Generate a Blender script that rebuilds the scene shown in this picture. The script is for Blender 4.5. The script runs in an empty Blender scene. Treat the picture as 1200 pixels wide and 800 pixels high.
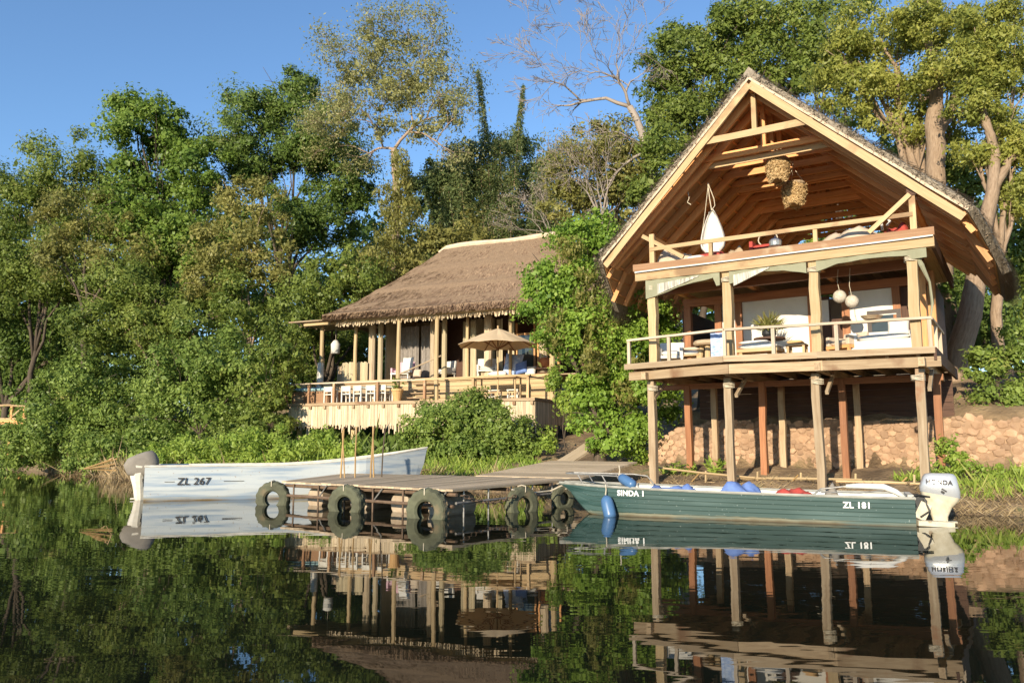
import bpy, bmesh, math, random
import numpy as np
from mathutils import Vector, Matrix

# ------------------------------------------------------------------ camera, sky, sun, exposure
SC = bpy.context.scene
COL = SC.collection
FPX, CH = 920.0, 1.5
TH = math.atan(120 / FPX)
cam_d = bpy.data.cameras.new('camera'); cam = bpy.data.objects.new('camera', cam_d); COL.objects.link(cam)
cam_d.sensor_width = 36; cam_d.lens = 36 * FPX / 1200; cam_d.clip_start = .1; cam_d.clip_end = 3000
cam.location = (0, 0, CH); cam.rotation_euler = (math.pi / 2 + TH, 0, 0)
SC.camera = cam
SUN_EL, SUN_HEAD = math.radians(15.5), math.radians(27)
W = bpy.data.worlds.new('World'); SC.world = W; W.use_nodes = True
nt = W.node_tree; bg = nt.nodes['Background']
sky = nt.nodes.new('ShaderNodeTexSky'); sky.sky_type = 'NISHITA'; sky.sun_disc = False
sky.sun_elevation = SUN_EL; sky.sun_rotation = math.pi + SUN_HEAD
sky.air_density = 1.0; sky.dust_density = 0.0; sky.ozone_density = 4.0
nt.links.new(sky.outputs[0], bg.inputs[0]); bg.inputs[1].default_value = 0.135
sd = bpy.data.lights.new('sun', 'SUN'); sun = bpy.data.objects.new('sun', sd); COL.objects.link(sun)
sd.energy = 4.3; sd.angle = math.radians(.5); sd.color = (1, .875, .68)
sun.rotation_euler = Vector((math.sin(SUN_HEAD) * math.cos(SUN_EL), math.cos(SUN_HEAD) * math.cos(SUN_EL), -math.sin(SUN_EL))).to_track_quat('-Z', 'Y').to_euler()
sun.location = (-20, -30, 30)
vs = SC.view_settings; vs.view_transform = 'Standard'; vs.look = 'None'; vs.gamma = 1; vs.use_curve_mapping = False
vs.exposure = 0.8
SC.cycles.use_denoising = True
SC.cycles.max_bounces = 10; SC.cycles.diffuse_bounces = 6; SC.cycles.transparent_max_bounces = 4; SC.cycles.caustics_reflective = True; SC.cycles.blur_glossy = 2.0; SC.cycles.sample_clamp_indirect = 8; SC.cycles.caustics_refractive = False

random.seed(4)
RNG = np.random.default_rng(7)
U = random.uniform

def at(px, py, Y):
    """world point at distance Y that the photograph shows at that pixel"""
    a = (px - 600) / FPX; v = (400 - py) / FPX
    d = Vector((a, math.cos(TH) - v * math.sin(TH), math.sin(TH) + v * math.cos(TH)))
    return Vector((0, 0, CH)) + d * (Y / d.y)

# ------------------------------------------------------------------ materials
MATS = {}
def principled(name):
    m = bpy.data.materials.new(name); m.use_nodes = True
    return m, m.node_tree, m.node_tree.nodes['Principled BSDF']

def mat(name, c1, c2=None, scale=6, rough=.8, bump=0, coord='obj', stretch=(1, 1, 1), detail=6, spec=.3, metal=0, tint=0, spots=None):
    """two-tone noise material; coord 'gc' follows the length of each timber; tint mixes the per-point tint in"""
    if name in MATS: return MATS[name]
    m, t, p = principled(name); N = t.nodes.new; L = t.links.new
    c2 = c2 or tuple(x * .7 for x in c1)
    if coord == 'gc':
        a = N('ShaderNodeAttribute'); a.attribute_name = 'gc'; vec = a.outputs['Vector']
    else:
        vec = N('ShaderNodeTexCoord').outputs['Object']
    mp = N('ShaderNodeMapping'); L(vec, mp.inputs[0]); mp.inputs['Scale'].default_value = stretch
    n = N('ShaderNodeTexNoise'); L(mp.outputs[0], n.inputs['Vector']); n.inputs['Scale'].default_value = scale; n.inputs['Detail'].default_value = detail
    n.inputs['Roughness'].default_value = .62
    r = N('ShaderNodeValToRGB'); r.color_ramp.elements[0].position = .3; r.color_ramp.elements[1].position = .7
    r.color_ramp.elements[0].color = (*c2, 1); r.color_ramp.elements[1].color = (*c1, 1)
    L(n.outputs[0], r.inputs[0]); out = r.outputs[0]
    if spots:
        n2 = N('ShaderNodeTexNoise'); L(vec, n2.inputs['Vector']); n2.inputs['Scale'].default_value = spots[1]; n2.inputs['Detail'].default_value = 5
        r2 = N('ShaderNodeValToRGB'); r2.color_ramp.elements[0].position = spots[2]; r2.color_ramp.elements[1].position = spots[2] + .1
        mx = N('ShaderNodeMix'); mx.data_type = 'RGBA'; L(n2.outputs[0], r2.inputs[0]); L(r2.outputs[0], mx.inputs[0])
        L(out, mx.inputs[6]); mx.inputs[7].default_value = (*spots[0], 1); out = mx.outputs[2]
    if tint:
        a = N('ShaderNodeAttribute'); a.attribute_name = 'tint'
        mr = N('ShaderNodeMapRange'); L(a.outputs['Fac'], mr.inputs[0]); mr.inputs[3].default_value = 1 - tint; mr.inputs[4].default_value = 1 + tint
        hs = N('ShaderNodeHueSaturation'); L(out, hs.inputs['Color']); L(mr.outputs[0], hs.inputs['Value']); out = hs.outputs[0]
    L(out, p.inputs['Base Color'])
    p.inputs['Roughness'].default_value = rough; p.inputs['Specular IOR Level'].default_value = spec; p.inputs['Metallic'].default_value = metal
    if bump:
        b = N('ShaderNodeBump'); b.inputs['Strength'].default_value = bump; b.inputs['Distance'].default_value = .03
        L(n.outputs[0], b.inputs['Height']); L(b.outputs[0], p.inputs['Normal'])
    MATS[name] = m
    return m

def leafmat(name, dark, light, trans=.3, extra=None, rough=.45):
    """leaf colour runs from dark to light with the leaf's own tint"""
    m, t, p = principled(name); N = t.nodes.new; L = t.links.new
    a = N('ShaderNodeAttribute'); a.attribute_name = 'tint'
    r = N('ShaderNodeValToRGB'); e = r.color_ramp.elements
    e[0].position = .1; e[0].color = (*dark, 1); e[1].position = .85; e[1].color = (*light, 1)
    if extra: x = e.new(.97); x.color = (*extra, 1)
    L(a.outputs['Fac'], r.inputs[0]); L(r.outputs[0], p.inputs['Base Color'])
    p.inputs['Roughness'].default_value = rough; p.inputs['Specular IOR Level'].default_value = .25
    tr = N('ShaderNodeBsdfTranslucent'); hs = N('ShaderNodeHueSaturation'); L(r.outputs[0], hs.inputs['Color']); hs.inputs['Value'].default_value = 1.3
    L(hs.outputs[0], tr.inputs[0])
    mx = N('ShaderNodeMixShader'); mx.inputs[0].default_value = trans
    L(p.outputs[0], mx.inputs[1]); L(tr.outputs[0], mx.inputs[2]); L(mx.outputs[0], t.nodes['Material Output'].inputs[0])
    return m

GS = (.6, 9, 9)
M = dict(
    pine=mat('pine', (.52, .365, .20), (.40, .26, .125), 2.2, .7, .25, 'gc', GS, tint=.2, spots=((.27, .165, .085), 1.0, .57)),
    pole=mat('pole', (.52, .39, .22), (.40, .275, .135), 2.2, .7, .2, 'gc', GS, tint=.15, spots=((.25, .15, .07), 1.4, .66)),
    red=mat('red_timber', (.36, .155, .065), (.22, .085, .035), 2.0, .6, .15, 'gc', GS, tint=.25),
    rafter=mat('rafter_timber', (.74, .38, .145), (.56, .25, .09), 2.0, .6, .15, 'gc', GS, tint=.3),
    weather=mat('weathered_timber', (.47, .365, .24), (.28, .19, .11), 1.8, .8, .3, 'gc', GS, tint=.2, spots=((.30, .13, .06), 1.1, .62)),
    deckw=mat('deck_timber', (.45, .335, .205), (.28, .185, .105), 1.8, .75, .3, 'gc', GS, tint=.2, spots=((.20, .10, .05), .9, .57)),
    greyrail=mat('grey_rail', (.55, .46, .35), (.38, .29, .20), 2, .8, .2, 'gc', GS, tint=.15),
    floorpine=mat('loft_floor_boards', (.62, .42, .21), (.50, .31, .14), 2.2, .7, .1, 'gc', GS, tint=.15),
    redbrown=mat('red_brown_plank', (.40, .235, .13), (.27, .14, .07), 1.6, .75, .3, 'gc', GS, tint=.2, spots=((.50, .38, .24), 1.0, .6)),
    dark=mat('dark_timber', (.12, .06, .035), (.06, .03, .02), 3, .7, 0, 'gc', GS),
    mat_=mat('reed_mat', (.66, .40, .18), (.46, .25, .10), 9, .8, .4, 'obj', (1, 6, 1), tint=.1),
    thatch=mat('grey_thatch', (.36, .30, .225), (.17, .14, .105), 5, .95, .6, 'obj', (3, 3, 3), tint=.3, spots=((.12, .10, .08), .5, .6)),
    thatch2=mat('brown_thatch', (.29, .20, .125), (.16, .105, .065), 5, .95, .6, 'obj', (3, 3, 3), tint=.3, spots=((.18, .115, .075), .6, .6)),
    ridge=mat('pale_ridge', (.66, .52, .38), (.5, .38, .26), 5, .9, .2),
    reed=mat('pale_reed', (.66, .53, .36), (.42, .31, .19), 3, .85, .3, 'gc', (.5, 6, 6), tint=.3),
    reedwall=mat('reed_wall', (.50, .42, .27), (.34, .27, .16), 3, .85, .3, 'gc', (.5, 6, 6), tint=.25),
    plaster=mat('white_plaster', (.76, .72, .64), (.66, .61, .53), 1.5, .85, .1),
    canvas=mat('sage_canvas', (.44, .43, .29), (.35, .34, .22), 3, .85, .1),
    stripe=mat('striped_canvas', (.62, .58, .48), (.25, .23, .19), 9, .85, 0, 'obj', (3, .3, .3), 1),
    cream=mat('cream_canvas', (.78, .61, .39), (.72, .55, .34), 2, .8, .05),
    white=mat('white_fabric', (.70, .67, .61), (.56, .53, .47), 4, .85, .1),
    whitewood=mat('white_painted_wood', (.72, .68, .60), (.52, .47, .38), 5, .6, .1),
    teal=mat('turquoise_cloth', (.34, .50, .52), (.26, .42, .45), 3, .7),
    pink=mat('pink_fabric', (.62, .40, .44), (.54, .33, .38), 3, .85),
    blue=mat('blue_fabric', (.16, .25, .52), (.10, .16, .36), 6, .8, .2),
    lblue=mat('blue_white_towel', (.55, .62, .75), (.22, .33, .58), 8, .85, .1, 'obj', (1, 1, 6), 1),
    redfab=mat('red_fabric', (.46, .075, .055), (.34, .05, .04), 4, .8),
    terra=mat('terracotta', (.62, .38, .17), (.52, .30, .12), 4, .8, .1),
    orange=mat('orange_basket', (.62, .22, .08), (.45, .14, .05), 6, .8, .2),
    bamboo=mat('bamboo', (.40, .26, .11), (.28, .165, .06), 3, .55, .1, 'gc', (1, 4, 4), tint=.2),
    straw=mat('straw_weave', (.56, .38, .18), (.27, .16, .07), 14, .9, .8, tint=.35),
    globe=mat('woven_globe', (.62, .56, .46), (.34, .29, .22), 18, .8, .6),
    gold=mat('dark_frame', (.07, .05, .04), (.04, .03, .025), 4, .5),
    glass=mat('dark_glass', (.05, .06, .055), (.03, .035, .03), 2, .08, spec=.6),
    grass_cur=mat('patterned_curtain', (.32, .285, .25), (.19, .165, .14), 14, .9, 0, 'obj', (1, 1, .5)),
    rope=mat('rope', (.62, .55, .42), (.48, .40, .28), 9, .9),
    steel=mat('rusty_steel', (.19, .125, .08), (.10, .065, .042), 7, .7, .2),
    galv=mat('galvanised_pipe', (.36, .35, .32), (.22, .20, .18), 7, .45, .1, metal=.5),
    drum=mat('plastic_drum', (.46, .38, .28), (.30, .21, .13), 3, .55, .1, spots=((.26, .15, .08), 2, .58)),
    tyre=mat('algae_tyre', (.135, .14, .085), (.055, .055, .035), 3, .85, .4, spots=((.20, .145, .085), 1.6, .58)),
    plank=mat('jetty_boards', (.55, .43, .29), (.40, .30, .19), 1.6, .85, .3, 'gc', (.7, 4, 4), tint=.3, spots=((.22, .14, .08), 1.2, .66)),
    bark=mat('tan_bark', (.36, .26, .175), (.20, .135, .085), 3, .9, .8, 'gc', (1.2, 3, 3)),
    darkbark=mat('dark_bark', (.12, .09, .065), (.06, .045, .03), 3, .9, .6, 'gc', (1, 3, 3)),
    palebark=mat('pale_bark', (.42, .31, .235), (.27, .185, .13), 3, .85, .3, 'gc', (1, 3, 3)),
    twig=mat('grey_twig', (.36, .30, .25), (.25, .20, .16), 3, .85, .1, 'gc', (1, 3, 3)),
    dullrim=mat('dull_gunwale', (.42, .40, .34), (.20, .20, .17), 3, .7, .1, 'obj', (1, 4, 4)),
    alu=mat('bare_aluminium', (.36, .37, .34), (.22, .23, .21), 5, .4, .05, metal=.6),
    fender=mat('blue_fender', (.075, .17, .32), (.055, .12, .25), 3, .35, spec=.5),
    silver=mat('silver_cowling', (.60, .61, .62), (.50, .51, .52), 2, .28, spec=.5, metal=.35),
    creampaint=mat('cream_engine_paint', (.62, .57, .44), (.45, .39, .27), 5, .5, .1, spots=((.30, .20, .11), 4, .66)),
    cover=mat('grey_canvas_cover', (.27, .24, .20), (.20, .175, .145), 3, .9, .3),
    black=mat('black_rubber', (.03, .03, .03), (.02, .02, .02), 3, .5),
    wlet=mat('white_lettering', (.85, .84, .80), (.78, .77, .72), 6, .6),
    blet=mat('black_lettering', (.03, .028, .025), (.05, .04, .035), 6, .6),
    pot=mat('silver_pot', (.55, .55, .55), (.45, .45, .45), 3, .3, metal=.7),
    beige=mat('beige_sheet', (.58, .47, .35), (.48, .38, .27), 3, .85, .1),
)

def thin_cloth(m, k=.4):
    t = m.node_tree; p = t.nodes['Principled BSDF']; tr = t.nodes.new('ShaderNodeBsdfTranslucent'); mx = t.nodes.new('ShaderNodeMixShader'); mx.inputs[0].default_value = k
    t.links.new(p.inputs['Base Color'].links[0].from_socket, tr.inputs[0]); t.links.new(p.outputs[0], mx.inputs[1]); t.links.new(tr.outputs[0], mx.inputs[2]); t.links.new(mx.outputs[0], t.nodes['Material Output'].inputs[0])
thin_cloth(M['cream'], .25); thin_cloth(M['canvas'], .35)
# ------------------------------------------------------------------ mesh helpers
class MB:
    def __init__(s): s.v = []; s.f = []; s.g = []; s.t = []
    def add(s, vs, fs, gc=None, tint=.5):
        o = len(s.v)
        s.v += [tuple(v) for v in vs]; s.f += [tuple(i + o for i in f) for f in fs]
        s.g += [tuple(g) for g in (gc if gc is not None else vs)]; s.t += [tint] * len(vs)
    def beam(s, p0, p1, w, h, up=(0, 0, 1), seg=1, jit=0., taper=1., tint=None):
        """timber of cross-section w (sideways) x h (towards up) from p0 to p1"""
        p0, p1, up = Vector(p0), Vector(p1), Vector(up); d = p1 - p0; L = d.length; d.normalize()
        sd = d.cross(up)
        if sd.length < 1e-4: sd = d.cross(Vector((1, 0, 0)))
        sd.normalize(); u = sd.cross(d).normalized(); ro = Vector((U(0, 50), U(0, 50), U(0, 50)))
        vs, gc = [], []
        for i in range(seg + 1):
            k = i / seg; c = p0 + d * (L * k); q = 1 + (taper - 1) * k
            if 0 < i < seg or jit: c = c + sd * U(-jit, jit) + u * U(-jit, jit)
            for a, b in ((-1, -1), (1, -1), (1, 1), (-1, 1)):
                e = 1 + (U(-.08, .08) if jit else 0)
                vs.append(c + sd * (a * w / 2 * q * e) + u * (b * h / 2 * q * e)); gc.append(Vector((L * k, a * w / 2, b * h / 2)) + ro)
        fs = [(3, 2, 1, 0), (4 * seg, 4 * seg + 1, 4 * seg + 2, 4 * seg + 3)]
        for i in range(seg):
            for j in range(4):
                a, b = 4 * i + j, 4 * i + (j + 1) % 4
                fs.append((a, b, b + 4, a + 4))
        s.add(vs, fs, gc, U(0, 1) if tint is None else tint)
        return s
    def box(s, x0, x1, y0, y1, z0, z1, tint=None):
        dx, dy, dz = x1 - x0, y1 - y0, z1 - z0; cx, cy, cz = (x0 + x1) / 2, (y0 + y1) / 2, (z0 + z1) / 2
        if dx >= dy and dx >= dz: s.beam((x0, cy, cz), (x1, cy, cz), dy, dz, tint=tint)
        elif dy >= dz: s.beam((cx, y0, cz), (cx, y1, cz), dx, dz, tint=tint)
        else: s.beam((cx, cy, z0), (cx, cy, z1), dx, dy, (0, 1, 0), tint=tint)
        return s
    def tube(s, pts, rad, n=8, cap=True, tint=None, wob=0.):
        pts = [Vector(p) for p in pts]
        if not hasattr(rad, '__len__'): rad = [rad] * len(pts)
        vs, gc, fs = [], [], []; ro = Vector((U(0, 50), U(0, 50), U(0, 50))); l = 0; prev = None
        for i, p in enumerate(pts):
            d = (pts[min(i + 1, len(pts) - 1)] - pts[max(i - 1, 0)]).normalized()
            if prev is None:
                a = d.cross(Vector((0, 0, 1)) if abs(d.z) < .9 else Vector((0, 1, 0))).normalized()
            else:
                a = (prev - d * prev.dot(d)).normalized()
            prev = a; b = d.cross(a)
            if i: l += (p - pts[i - 1]).length
            for j in range(n):
                an = 2 * math.pi * j / n; r = rad[i] * (1 + (U(-wob, wob) if wob else 0))
                o = a * (math.cos(an) * r) + b * (math.sin(an) * r)
                vs.append(p + o); gc.append(Vector((l, math.cos(an) * rad[i] * 2, math.sin(an) * rad[i] * 2)) + ro)
        for i in range(len(pts) - 1):
            for j in range(n):
                k = (j + 1) % n; fs.append((i * n + j, i * n + k, (i + 1) * n + k, (i + 1) * n + j))
        if cap:
            fs.append(tuple(range(n - 1, -1, -1))); m = (len(pts) - 1) * n; fs.append(tuple(m + j for j in range(n)))
        s.add(vs, fs, gc, U(0, 1) if tint is None else tint)
        return s
    def lathe(s, prof, c=(0, 0, 0), n=16, axis='z'):
        c = Vector(c); vs, fs = [], []
        for r, z in prof:
            for j in range(n):
                an = 2 * math.pi * j / n; x, y = r * math.cos(an), r * math.sin(an)
                vs.append(c + Vector((x, y, z) if axis == 'z' else (z, x, y) if axis == 'x' else (x, z, y)))
        for i in range(len(prof) - 1):
            for j in range(n):
                k = (j + 1) % n; fs.append((i * n + j, i * n + k, (i + 1) * n + k, (i + 1) * n + j))
        fs.append(tuple(range(n))); m = (len(prof) - 1) * n; fs.append(tuple(m + j for j in range(n)))
        s.add(vs, fs, None, U(0, 1)); return s
    def grid(s, P, closed=False, tint=.5):
        """P[i][j] grid of points as one sheet"""
        ni, nj = len(P), len(P[0]); vs = [p for r in P for p in r]; fs = []
        for i in range(ni - 1):
            for j in range(nj if closed else nj - 1):
                k = (j + 1) % nj; fs.append((i * nj + j, i * nj + k, (i + 1) * nj + k, (i + 1) * nj + j))
        s.add(vs, fs, None, tint); return s
    def slab(s, A, B):
        """closed shell between two grids of points"""
        ni, nj = len(A), len(A[0]); o = ni * nj; vs = [p for r in A for p in r] + [p for r in B for p in r]; fs = []
        for i in range(ni - 1):
            for j in range(nj - 1):
                a, b, c, d = i * nj + j, i * nj + j + 1, (i + 1) * nj + j + 1, (i + 1) * nj + j
                fs += [(a, b, c, d), (o + d, o + c, o + b, o + a)]
        for i in range(ni - 1):
            for j in (0, nj - 1):
                a, d = i * nj + j, (i + 1) * nj + j; fs.append((a, d, o + d, o + a) if j == 0 else (d, a, o + a, o + d))
        for j in range(nj - 1):
            for i in (0, ni - 1):
                a, b = i * nj + j, i * nj + j + 1; fs.append((b, a, o + a, o + b) if i == 0 else (a, b, o + b, o + a))
        s.add(vs, fs); return s
    def prism(s, poly, z0, z1):
        n = len(poly); vs = [(x, y, z0) for x, y in poly] + [(x, y, z1) for x, y in poly]
        fs = [tuple(range(n - 1, -1, -1)), tuple(range(n, 2 * n))] + [(i, (i + 1) % n, n + (i + 1) % n, n + i) for i in range(n)]
        s.add(vs, fs); return s
    def build(s, name, m, parent=None, smooth=False, bevel=0, subsurf=0):
        me = bpy.data.meshes.new(name); me.from_pydata(s.v, [], s.f)
        a = me.attributes.new('gc', 'FLOAT_VECTOR', 'POINT'); a.data.foreach_set('vector', np.array(s.g, np.float32).ravel())
        a = me.attributes.new('tint', 'FLOAT', 'POINT'); a.data.foreach_set('value', np.array(s.t, np.float32))
        bm = bmesh.new(); bm.from_mesh(me); bmesh.ops.recalc_face_normals(bm, faces=bm.faces); bm.to_mesh(me); bm.free()
        if smooth: me.polygons.foreach_set('use_smooth', [True] * len(me.polygons))
        me.materials.append(m); me.update()
        o = bpy.data.objects.new(name, me); COL.objects.link(o)
        if parent is not None: o.parent = parent
        if bevel:
            b = o.modifiers.new('bevel', 'BEVEL'); b.width = bevel; b.segments = 2; b.limit_method = 'ANGLE'
        if subsurf:
            b = o.modifiers.new('sub', 'SUBSURF'); b.levels = b.render_levels = subsurf
        return o

def tag(o, label=None, cat=None, group=None, kind=None):
    if label: o['label'] = label
    if cat: o['category'] = cat
    if group: o['group'] = group
    if kind: o['kind'] = kind
    return o
def thing(name, loc, rz, label, cat, group=None):
    o = bpy.data.objects.new(name, None); COL.objects.link(o); o.location = loc; o.rotation_euler = (0, 0, rz)
    return tag(o, label, cat, group)
def copy_tree(o, parent=None):
    c = o.copy(); COL.objects.link(c)
    if parent is not None: c.parent = parent
    for ch in list(o.children): copy_tree(ch, c)
    return c
def clone(o, loc, rz, label, group=None):
    c = copy_tree(o); c.location = loc; c.rotation_euler = (o.rotation_euler[0], o.rotation_euler[1], rz); c['label'] = label
    if group: c['group'] = group
    return c

def quads(name, P, tint, m, parent=None, sharp=True):
    """P: (n,4,3) array of four-cornered leaves or blades -> one mesh"""
    n = len(P); me = bpy.data.meshes.new(name)
    me.vertices.add(4 * n); me.vertices.foreach_set('co', P.reshape(-1).astype(np.float32))
    me.loops.add(4 * n); me.loops.foreach_set('vertex_index', np.arange(4 * n, dtype=np.int32))
    me.polygons.add(n); me.polygons.foreach_set('loop_start', np.arange(0, 4 * n, 4, dtype=np.int32))
    a = me.attributes.new('tint', 'FLOAT', 'POINT'); a.data.foreach_set('value', np.repeat(tint, 4).astype(np.float32))
    me.update(calc_edges=True); me.materials.append(m)
    o = bpy.data.objects.new(name, me); COL.objects.link(o)
    if parent is not None: o.parent = parent
    return o
def unit(a): return a / np.maximum(np.linalg.norm(a, axis=-1, keepdims=True), 1e-9)
def leaf_quads(C, Nn, D, l, w):
    """leaf blades at C with normals Nn and directions D"""
    D = unit(D - Nn * (D * Nn).sum(-1, keepdims=True)); S = np.cross(Nn, D)
    l = l[:, None]; w = w[:, None]
    return np.stack([C - D * l * .5, C + S * w * .5 - Nn * w * .12, C + D * l * .5, C - S * w * .5 - Nn * w * .12], 1)
def crown_quads(blobs, size, lai=3., clump=.8, aspect=.5, droop=.0, up=.22, rough=.8, shell=.55, seed=1, open_=0.):
    """leaves grouped in clumps in the outer part of every ellipsoid (cx,cy,cz,rx,ry,rz)"""
    g = np.random.default_rng(seed); Ps, Ts = [], []
    for (cx, cy, cz, rx, ry, rz) in blobs:
        n = int(lai * math.pi * rx * rz / (.275 * size * size * (aspect / .55)))
        k = max(7, int(1.9 * (rx * rz) / (clump * clump) * 1.75 * (1 - open_)))
        nb = int(np.clip(1.3 * rx * rz / (clump * clump * 5), 4, 14)); bd = unit(g.normal(size=(nb, 3))); fb = (bd[:, 1] > .2) & (g.random(nb) < .6); bd[fb, 1] *= -1
        bi = g.integers(0, nb, k); bt_ = g.random(nb)
        r = shell + (1 - shell) * np.sqrt(g.random(k))
        d = bd[bi] * .85 + np.clip(g.normal(size=(k, 3)), -1.8, 1.8) * .40; r = r * np.minimum(1.12, .9 / np.maximum(np.linalg.norm(d, axis=1), .6) * .95)
        loose = g.random(k) < .45; d[loose] = unit(g.normal(size=(int(loose.sum()), 3)))
        cc = d * r[:, None] * [rx, ry, rz]; cs = clump * np.exp(g.normal(0, .35, k)); ctint = .55 * bt_[bi] + .45 * g.random(k)
        idx = g.integers(0, k, n)
        off = np.clip(g.normal(size=(n, 3)), -1.7, 1.7) * [.46, .46, .34] * cs[idx][:, None]
        off[:, 2] -= droop * np.abs(off[:, 0] ** 2 + off[:, 1] ** 2) + droop * np.abs(g.normal(size=n)) * cs[idx] * .6
        C = np.array([cx, cy, cz]) + cc[idx] + off
        out = unit(cc[idx] / np.array([rx, ry, rz]) * .8 + off * 1.1 / cs[idx][:, None])
        Nn = unit(out * .75 + g.normal(size=(n, 3)) * rough * .5 + [0, 0, up])
        D = g.normal(size=(n, 3)) + [0, 0, -droop * 2.0 - .25]
        l = size * np.exp(g.normal(0, .4, n)); w = l * aspect * g.uniform(.7, 1.3, n)
        Ps.append(leaf_quads(C, Nn, D, l, w)); Ts.append(np.clip(ctint[idx] * .6 + g.random(n) * .4, 0, 1))
    return np.concatenate(Ps), np.concatenate(Ts)

# ------------------------------------------------------------------ ground and water
LA = math.radians(33); LO = Vector((3.93, 21.9, 0))
LU = Vector((math.cos(LA), -math.sin(LA), 0)); LW_ = Vector((math.sin(LA), math.cos(LA), 0))
def LP(s, w, z): return LO + LU * s + LW_ * w + Vector((0, 0, z))
PA = math.radians(24); PO = Vector((.93, 33, 0))
PU = Vector((math.cos(PA), -math.sin(PA), 0)); PW_ = Vector((math.sin(PA), math.cos(PA), 0))
def PP(x, y, z): return PO + PU * x + PW_ * y + Vector((0, 0, z))
SHX = [-400, -80, -45, -36, -24, -14, -8, -4.5, -1, 1.5, 3.2, 5, 9.2, 11.2, 15, 30, 80, 400]
SHY = [90, 72, 58, 53, 42.5, 31, 27.5, 26.2, 25.2, 24, 21.6, 20.2, 17.3, 16.6, 16, 13, 5, -30]
def hgt(x, y):
    x = np.asarray(x, float); y = np.asarray(y, float)
    d = (y - np.interp(x, SHX, SHY)) * .8
    h = np.where(d < 0, np.maximum(.4 * d, -1.6), np.where(d < 1.5, .36 * d, .54 + .13 * (d - 1.5)))
    h = np.where(d > 12, np.minimum(h + (d - 12) * .12, 6.0), h)
    s = (x - LO.x) * LU.x + (y - LO.y) * LU.y; w = (x - LO.x) * LW_.x + (y - LO.y) * LW_.y
    ms = np.clip((s + 2.2) / 1.2, 0, 1)
    front = np.minimum(h, .45 + .1 * np.clip(w, 0, 4))
    back = np.maximum(h, 2.15 + .28 * np.clip(w - 4.3, 0, 6))
    k = np.clip((w - 4.15) / .3, 0, 1) * ms
    h = np.where((w < 4.5) & (w > -3) & (s > -3.2), np.where(d > 0, front, h), h)
    h = h * (1 - k) + back * k
    n = .10 * np.sin(1.7 * x + .6 * y) * np.sin(1.3 * y - .4 * x) + .06 * np.sin(3.9 * x + 1) * np.sin(4.3 * y)
    return h + n * np.clip(np.abs(d), 0, 1) * (d > 0)
def gy(x, y): return float(hgt(x, y))

xs = np.concatenate([[-900, -500, -250, -150, -100], np.arange(-70, -14, 1.4), np.arange(-14, 22, .35), np.arange(22, 60, 2.), [80, 120, 200, 400, 900]])
ys = np.concatenate([[-900, -300, -100, -40, -10, 0, 6, 10], np.arange(13, 40, .35), np.arange(40, 85, 1.3), [100, 130, 200, 400, 1200]])
X, Y = np.meshgrid(xs, ys, indexing='ij'); Z = hgt(X, Y)
mg = MB(); mg.grid(np.stack([X, Y, Z], -1).tolist())
gm, t, p = principled('bank_earth'); N = t.nodes.new; L = t.links.new
tc = N('ShaderNodeTexCoord'); n1 = N('ShaderNodeTexNoise'); n1.inputs['Scale'].default_value = .9; n1.inputs['Detail'].default_value = 8; L(tc.outputs['Object'], n1.inputs['Vector'])
r1 = N('ShaderNodeValToRGB'); e = r1.color_ramp.elements; e[0].position = .35; e[0].color = (.13, .085, .045, 1); e[1].position = .6; e[1].color = (.32, .22, .12, 1)
x = e.new(.72); x.color = (.16, .17, .06, 1)
L(n1.outputs[0], r1.inputs[0]); L(r1.outputs[0], p.inputs['Base Color']); p.inputs['Roughness'].default_value = .95
n2 = N('ShaderNodeTexNoise'); n2.inputs['Scale'].default_value = 9; n2.inputs['Detail'].default_value = 6; L(tc.outputs['Object'], n2.inputs['Vector'])
b = N('ShaderNodeBump'); b.inputs['Strength'].default_value = .8; b.inputs['Distance'].default_value = .08; L(n2.outputs[0], b.inputs['Height']); L(b.outputs[0], p.inputs['Normal'])
tag(mg.build('ground', gm, smooth=True), kind='structure')

wm, t, p = principled('river_water'); N = t.nodes.new; L = t.links.new
p.inputs['Base Color'].default_value = (.008, .010, .006, 1); p.inputs['Roughness'].default_value = .015; p.inputs['IOR'].default_value = 1.33; p.inputs['Specular IOR Level'].default_value = .38
tc = N('ShaderNodeTexCoord'); mp = N('ShaderNodeMapping'); mp.inputs['Scale'].default_value = (.55, 1.5, 1); L(tc.outputs['Object'], mp.inputs[0])
n1 = N('ShaderNodeTexNoise'); n1.inputs['Scale'].default_value = 1.1; n1.inputs['Detail'].default_value = 3; n1.inputs['Roughness'].default_value = .45; L(mp.outputs[0], n1.inputs['Vector'])
n2 = N('ShaderNodeTexNoise'); n2.inputs['Scale'].default_value = .12; n2.inputs['Detail'].default_value = 2; L(tc.outputs['Object'], n2.inputs['Vector'])
mr = N('ShaderNodeMapRange'); L(n2.outputs[0], mr.inputs[0]); mr.inputs[1].default_value = .4; mr.inputs[2].default_value = .7; mr.inputs[3].default_value = .25; mr.inputs[4].default_value = 1.
mu = N('ShaderNodeMath'); mu.operation = 'MULTIPLY'; L(n1.outputs[0], mu.inputs[0]); L(mr.outputs[0], mu.inputs[1])
b = N('ShaderNodeBump'); b.inputs['Strength'].default_value = .28; b.inputs['Distance'].default_value = .02; L(mu.outputs[0], b.inputs['Height']); L(b.outputs[0], p.inputs['Normal'])
mw = MB(); mw.add([(-900, -900, 0), (900, -900, 0), (900, 1200, 0), (-900, 1200, 0)], [(0, 1, 2, 3)])
tag(mw.build('water', wm), kind='structure')

# ------------------------------------------------------------------ the lodge on stilts
lodge = thing('lodge', LO, -LA, 'two storey timber lodge on stilts with a tall open thatched gable', 'lodge')
DZ = 3.72
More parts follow.
